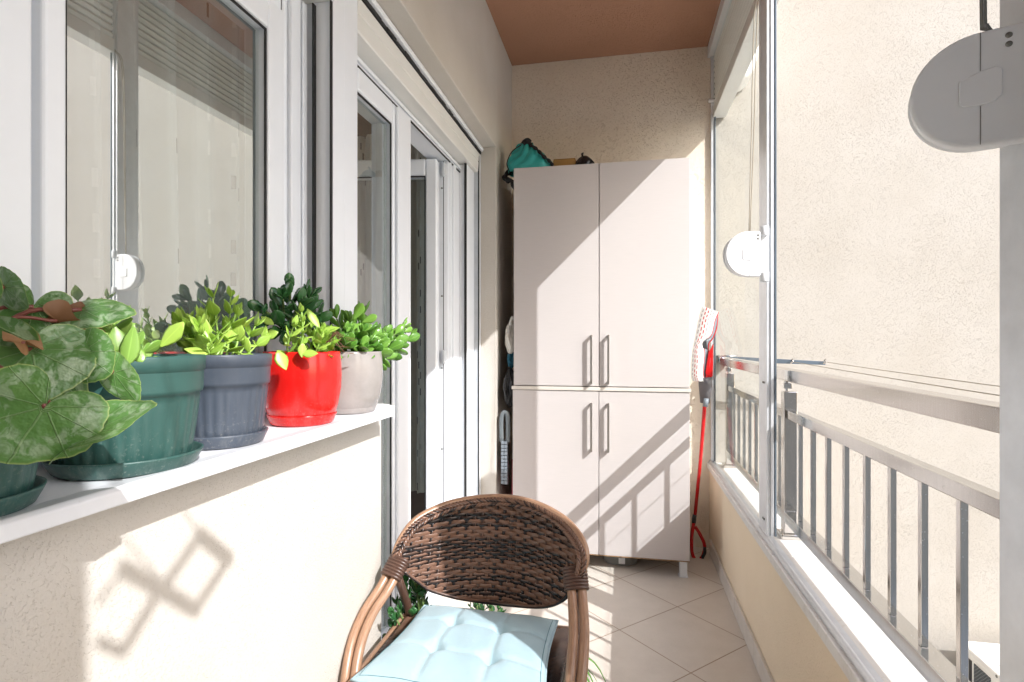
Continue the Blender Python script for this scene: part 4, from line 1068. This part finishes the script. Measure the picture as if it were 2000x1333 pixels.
for px_, py_, d_, an, sz, ti, kw in [(112, 628, .585, 318, .034, (.3, .9), dict(rnd=.5, seed=15, wid=.6, cup=.9, wave=.2)), (48, 672, .512, 145, .024, (.2, .5), dict(rnd=.9, seed=16, wid=.6, cup=-.5, wave=.2)), (150, 614, .60, 60, .012, (0, .6), dict(rnd=.2, seed=17, cup=.5))]:
    stalk(cl(dry, px_, py_, d_, an, sz, ti, **kw), .0018)
lv.build('leaves', M['cyc'], o); pt.build('leaf_stalks', M['petiole'], o); dry.build('dry_leaves', M['cycdry'], o)

# 2 wide green pot
o, zs = pot('potted_succulent', 'soft green succulent in the wide dark green ribbed pot', (-.655, .633), .092, .150, 'fluted', M['pot_green'], .090)
sm, lf_ = MB(), MB(); r2_ = random.Random(3)
tips = [(-.70, .60, .04), (-.68, .58, .045), (-.70, .62, .03), (-.62, .58, .06), (-.60, .575, .045), (-.66, .66, .02), (-.70, .70, .02)]
for x, y, h_ in tips: branchy(sm, lf_, (x * .5 + -.655 * .5, y * .5 + .633 * .5, zs), (x, y, zs + h_), r2_, .038, .024, 3, .3, .003, .06, None, 70, .015)
def single(mb, px, py, d, ang, L, W, toward=.8, rnd=.5, prof=None):
    a = radians(ang); dv = RT * cos(a) + UP * sin(a); p_ = atD(px, py, d) - dv * L * .5
    leaf_round(mb, p_, dv, (-ray(px, py)).normalized() * toward + UP * .4 + RT * random.uniform(-.3, .3), L, W, .07, rnd, prof)
for q in [(228, 662, .60, 280, .030, .022), (212, 692, .60, 240, .040, .032), (256, 672, .60, 262, .045, .020), (190, 640, .62, 160, .035, .018), (268, 690, .61, 300, .025, .014), (240, 635, .62, 20, .030, .012)]: single(lf_, *q)
sm.build('stems', M['stem'], o); lf_.build('leaves', M['hoya'], o)

# 3 slate blue pot, light green
o, zs = pot('potted_ice_plant', 'bright green leafy plant in the slate blue ribbed pot', (-.655, .809), .078, .148, 'fluted', M['pot_blue'], .073)
sm, lf_ = MB(), MB(); r3 = random.Random(8)
for k in range(17):
    a = r3.uniform(0, 6.28); rr_ = r3.uniform(.01, .075); top = .035 + .085 * max(0, 1 - rr_ / .09) * r3.uniform(.5, 1.1)
    branchy(sm, lf_, (-.655 + .4 * rr_ * cos(a), .809 + .4 * rr_ * sin(a), zs), (-.655 + rr_ * .9 * cos(a), .809 + rr_ * 1.35 * sin(a), zs + top), r3, .034, .020, 4, .3, .0024, .08, POINTED, 62, .012)
branchy(sm, lf_, (-.655, .80, zs), (-.66, .84, zs + .115), r3, .024, .013, 6, .4, .0024, .08, POINTED, 60, .01)
for q in [(405, 692, .93, 275, .045, .028), (338, 655, .80, 230, .048, .026), (449, 655, .93, 250, .032, .026), (395, 620, .9, 100, .03, .02)]: single(lf_, *q, rnd=.9, prof=POINTED)
sm.build('stems', M['stem_l'], o); lf_.build('leaves', M['lime'], o)

# 4 red pot: lime ice plant in front, dark jade behind
o, zs = pot('potted_jade_mix', 'dark jade and lime green trailing plant in the glossy red pot', (-.652, 1.044), .079, .148, 'plain', M['pot_red'], .069)
sm, lf_ = MB(), MB(); r4 = random.Random(12)
jd, js = MB(), MB(); bj = Vector((-.685, 1.075, zs))
hub = bj + Vector((-.002, .0, .075))
js.tube(smoothpath([bj, bj + Vector((.004, -.003, .04)), hub], 5), [.0075 - .0002 * i for i in range(11)], 10)
for dx, dy, dz in [(-.01, -.085, .02), (.01, -.06, .045), (.00, -.02, .065), (.01, .025, .055), (.005, .06, .035), (-.01, .075, .0), (.03, -.03, .03), (.035, .03, .01), (-.02, .0, .04), (.02, -.08, -.01), (.03, .0, .05)]:
    branchy(js, jd, hub, hub + Vector((dx, dy, dz * 1.1)), r4, .050, .029, 3, .45, .0045, .12, None, 62, .012)
for k in range(12):
    a = r4.uniform(-2.2, 1.2); rr_ = r4.uniform(.02, .08); top = .02 + .05 * r4.random()
    branchy(sm, lf_, (-.652 + .5 * rr_ * cos(a), 1.02 + .5 * rr_ * sin(a), zs), (-.640 + rr_ * .95 * cos(a), 1.02 + rr_ * sin(a), zs + top), r4, .030, .016, 4, .3, .0022, .08, POINTED, 60, .01)
branchy(sm, lf_, (-.63, .985, zs), (-.61, .975, zs + .095), r4, .026, .013, 6, .5, .003, .08, POINTED, 62, .006)
for q in [(550, 705, 1.03, 290, .040, .026), (590, 685, 1.06, 265, .028, .018), (605, 692, 1.06, 355, .034, .019), (528, 655, 1.06, 200, .032, .02), (522, 628, 1.1, 150, .03, .016), (612, 625, 1.12, 300, .05, .018), (645, 645, 1.12, 5, .042, .016)]: single(lf_, *q, rnd=.8, prof=POINTED)
dr_ = MB()
for k in range(14):
    a = r4.uniform(-.6, 1.2); p0_ = Vector((-.63, 1.085, zs + .01)); tip = p0_ + Vector((.04 * cos(a), .06 * sin(a) + r4.uniform(-.02, .02), r4.uniform(.0, .05)))
    dr_.tube(smoothpath([p0_, p0_.lerp(tip, .5) + Vector((0, 0, .025)), tip], 5), .0009, 5)
    if k < 4: leaf_round(dr_, tip, Vector((.6, .7, -.2)), UP, .030, .007, .1, .5, POINTED)
jd.build('jade_leaves', M['jadedark'], o); js.build('jade_stems', M['stem'], o); lf_.build('trailing_leaves', M['lime'], o); sm.build('trailing_stems', M['stem_l'], o); dr_.build('dry_stalks', M['cycdry'], o)

# 5 taupe pot with jade
o, zs = pot('potted_jade', 'glossy green jade plant in the taupe pot at the far end of the sill', (-.645, 1.232), .079, .145, 'plain', M['pot_taupe'], .067)
jd, js = MB(), MB(); r5 = random.Random(19); bj = Vector((-.645, 1.232, zs))
for dx, dy, dz in [(-.03, -.06, .06), (-.01, -.04, .085), (.02, -.05, .05), (.0, .0, .08), (.03, .0, .055), (.045, -.03, .02), (.03, .05, .05), (.0, .06, .06), (.01, .10, .045), (.035, .10, .03), (.05, .05, .015), (.02, .145, .055), (.03, .165, .04), (-.02, .04, .07), (.05, .0, .03), (.04, .12, .0), (-.03, .08, .04), (.02, .03, .095), (.05, .22, .06), (.06, .25, .05), (.045, .2, .025), (.06, .18, .07), (.055, .15, .035), (.0, -.09, .04), (.03, -.08, .03)]:
    branchy(js, jd, bj + Vector((dx * .2, dy * .2, 0)), bj + Vector((dx, dy, dz * 1.1)), r5, .050, .028, 4, .4, .0042, .12, None, 62, .012)
for q in [(700, 610, 1.28, 60, .045, .026), (722, 625, 1.28, 20, .04, .022), (688, 640, 1.28, 200, .045, .024)]: single(jd, *q, rnd=.95)
jd.build('leaves', M['jade'], o); js.build('stems', M['stem'], o)

# plants on the floor behind the armchair
def floorpot(name, label, c, R, H, mat):
    o = thing(name, label, 'potted plant', (c[0], c[1], 0), 'potted plants on the floor behind the armchair'); z0 = .001
    m_ = MB(); m_.lathe([(.001, .004), (R * .72, .004), (R * .75, .008), (R * .95, H * .85), (R, H * .86), (R * 1.02, H), (R * .95, H), (R * .92, H * .86)], (c[0], c[1], z0), 48); m_.build('pot', mat, o)
    q = MB(); q.lathe([(.001, H * .86), (R * .92, H * .85)], (c[0], c[1], z0), 32); q.build('soil', M['soil'], o)
    s_ = MB(); s_.lathe([(.001, 0), (R * .9, 0), (R * 1.1, .018), (R * 1.07, .019), (R * .88, .003), (.001, .003)], (c[0], c[1], z0), 40); s_.build('saucer', mat, o)
    return o, z0 + H * .86
o, zs = floorpot('floor_jade', 'dark jade plant in a white pot on the floor beside the door', (-.535, 1.475), .065, .15, M['pot_white'])
jd, js = MB(), MB(); r6 = random.Random(4); bj = Vector((-.535, 1.475, zs))
for k in range(46):
    a = r6.uniform(0, 6.28); e_ = r6.uniform(.02, .10)
    branchy(js, jd, bj, bj + Vector((e_ * cos(a) * .55 - .035, e_ * sin(a) - .06, .35 * r6.uniform(.45, 1.0) * (1.15 - e_ * 4))), r6, .042, .024, 4, .4, .005, .12, None, 62, .015)
jd.build('leaves', M['jadedark'], o); js.build('stems', M['stem'], o)
o, zs = floorpot('floor_crown_of_thorns', 'small leafy plant with red flowers behind the woven chair back', (-.42, 1.70), .07, .14, M['pot_green'])
jd, js, fl = MB(), MB(), MB(); bj = Vector((-.42, 1.70, zs))
for k in range(16):
    a = r6.uniform(0, 6.28); e_ = r6.uniform(.02, .08)
    branchy(js, jd, bj, bj + Vector((e_ * cos(a), e_ * sin(a), .19 * r6.uniform(.5, 1.0))), r6, .030, .016, 4, .4, .003, .1, None, 60, .015)
for k in range(7):
    a = r6.uniform(0, 6.28); c_ = bj + Vector((-.07 + .05 * cos(a), .0 + .05 * sin(a), .19 + .03 * r6.random()))
    for w_ in range(4): leaf_round(fl, c_, Vector((cos(w_ * 1.57), sin(w_ * 1.57), .3)), UP, .011, .011, .1)
jd.build('leaves', M['jadedark'], o); js.build('stems', M['stem'], o); fl.build('flowers', M['red'], o)
o, zs = floorpot('floor_spider_plant', 'strappy spider plant arching beside the right arm of the chair', (-.21, 1.60), .08, .13, M['pot_taupe'])
lf_ = MB(); r7 = random.Random(2); bj = Vector((-.21, 1.60, zs))
for k in range(34):
    a = r7.uniform(0, 6.28); Ln = r7.uniform(.14, .26); out = Vector((cos(a), sin(a), 0)); n_ = 12; pts = []
    hgt = r7.uniform(.05, .12)
    if k < 5: out = Vector((.75, r7.uniform(-.9, -.1), 0)).normalized(); Ln = r7.uniform(.2, .27)
    for i in range(n_ + 1):
        t = i / n_; pts.append(bj + out * (Ln * (t - .25 * t * t)) + UP * (hgt * 4 * t * (1 - t) * .9 - .13 * t ** 3 + .03 * t))
    lf_.tube(pts, [.0058 * (1 - (i / n_) ** 2) + .0006 for i in range(n_ + 1)], 4, r2=.0012, up=UP, rnd=r7.random())
lf_.build('leaves', M['spider'], o)
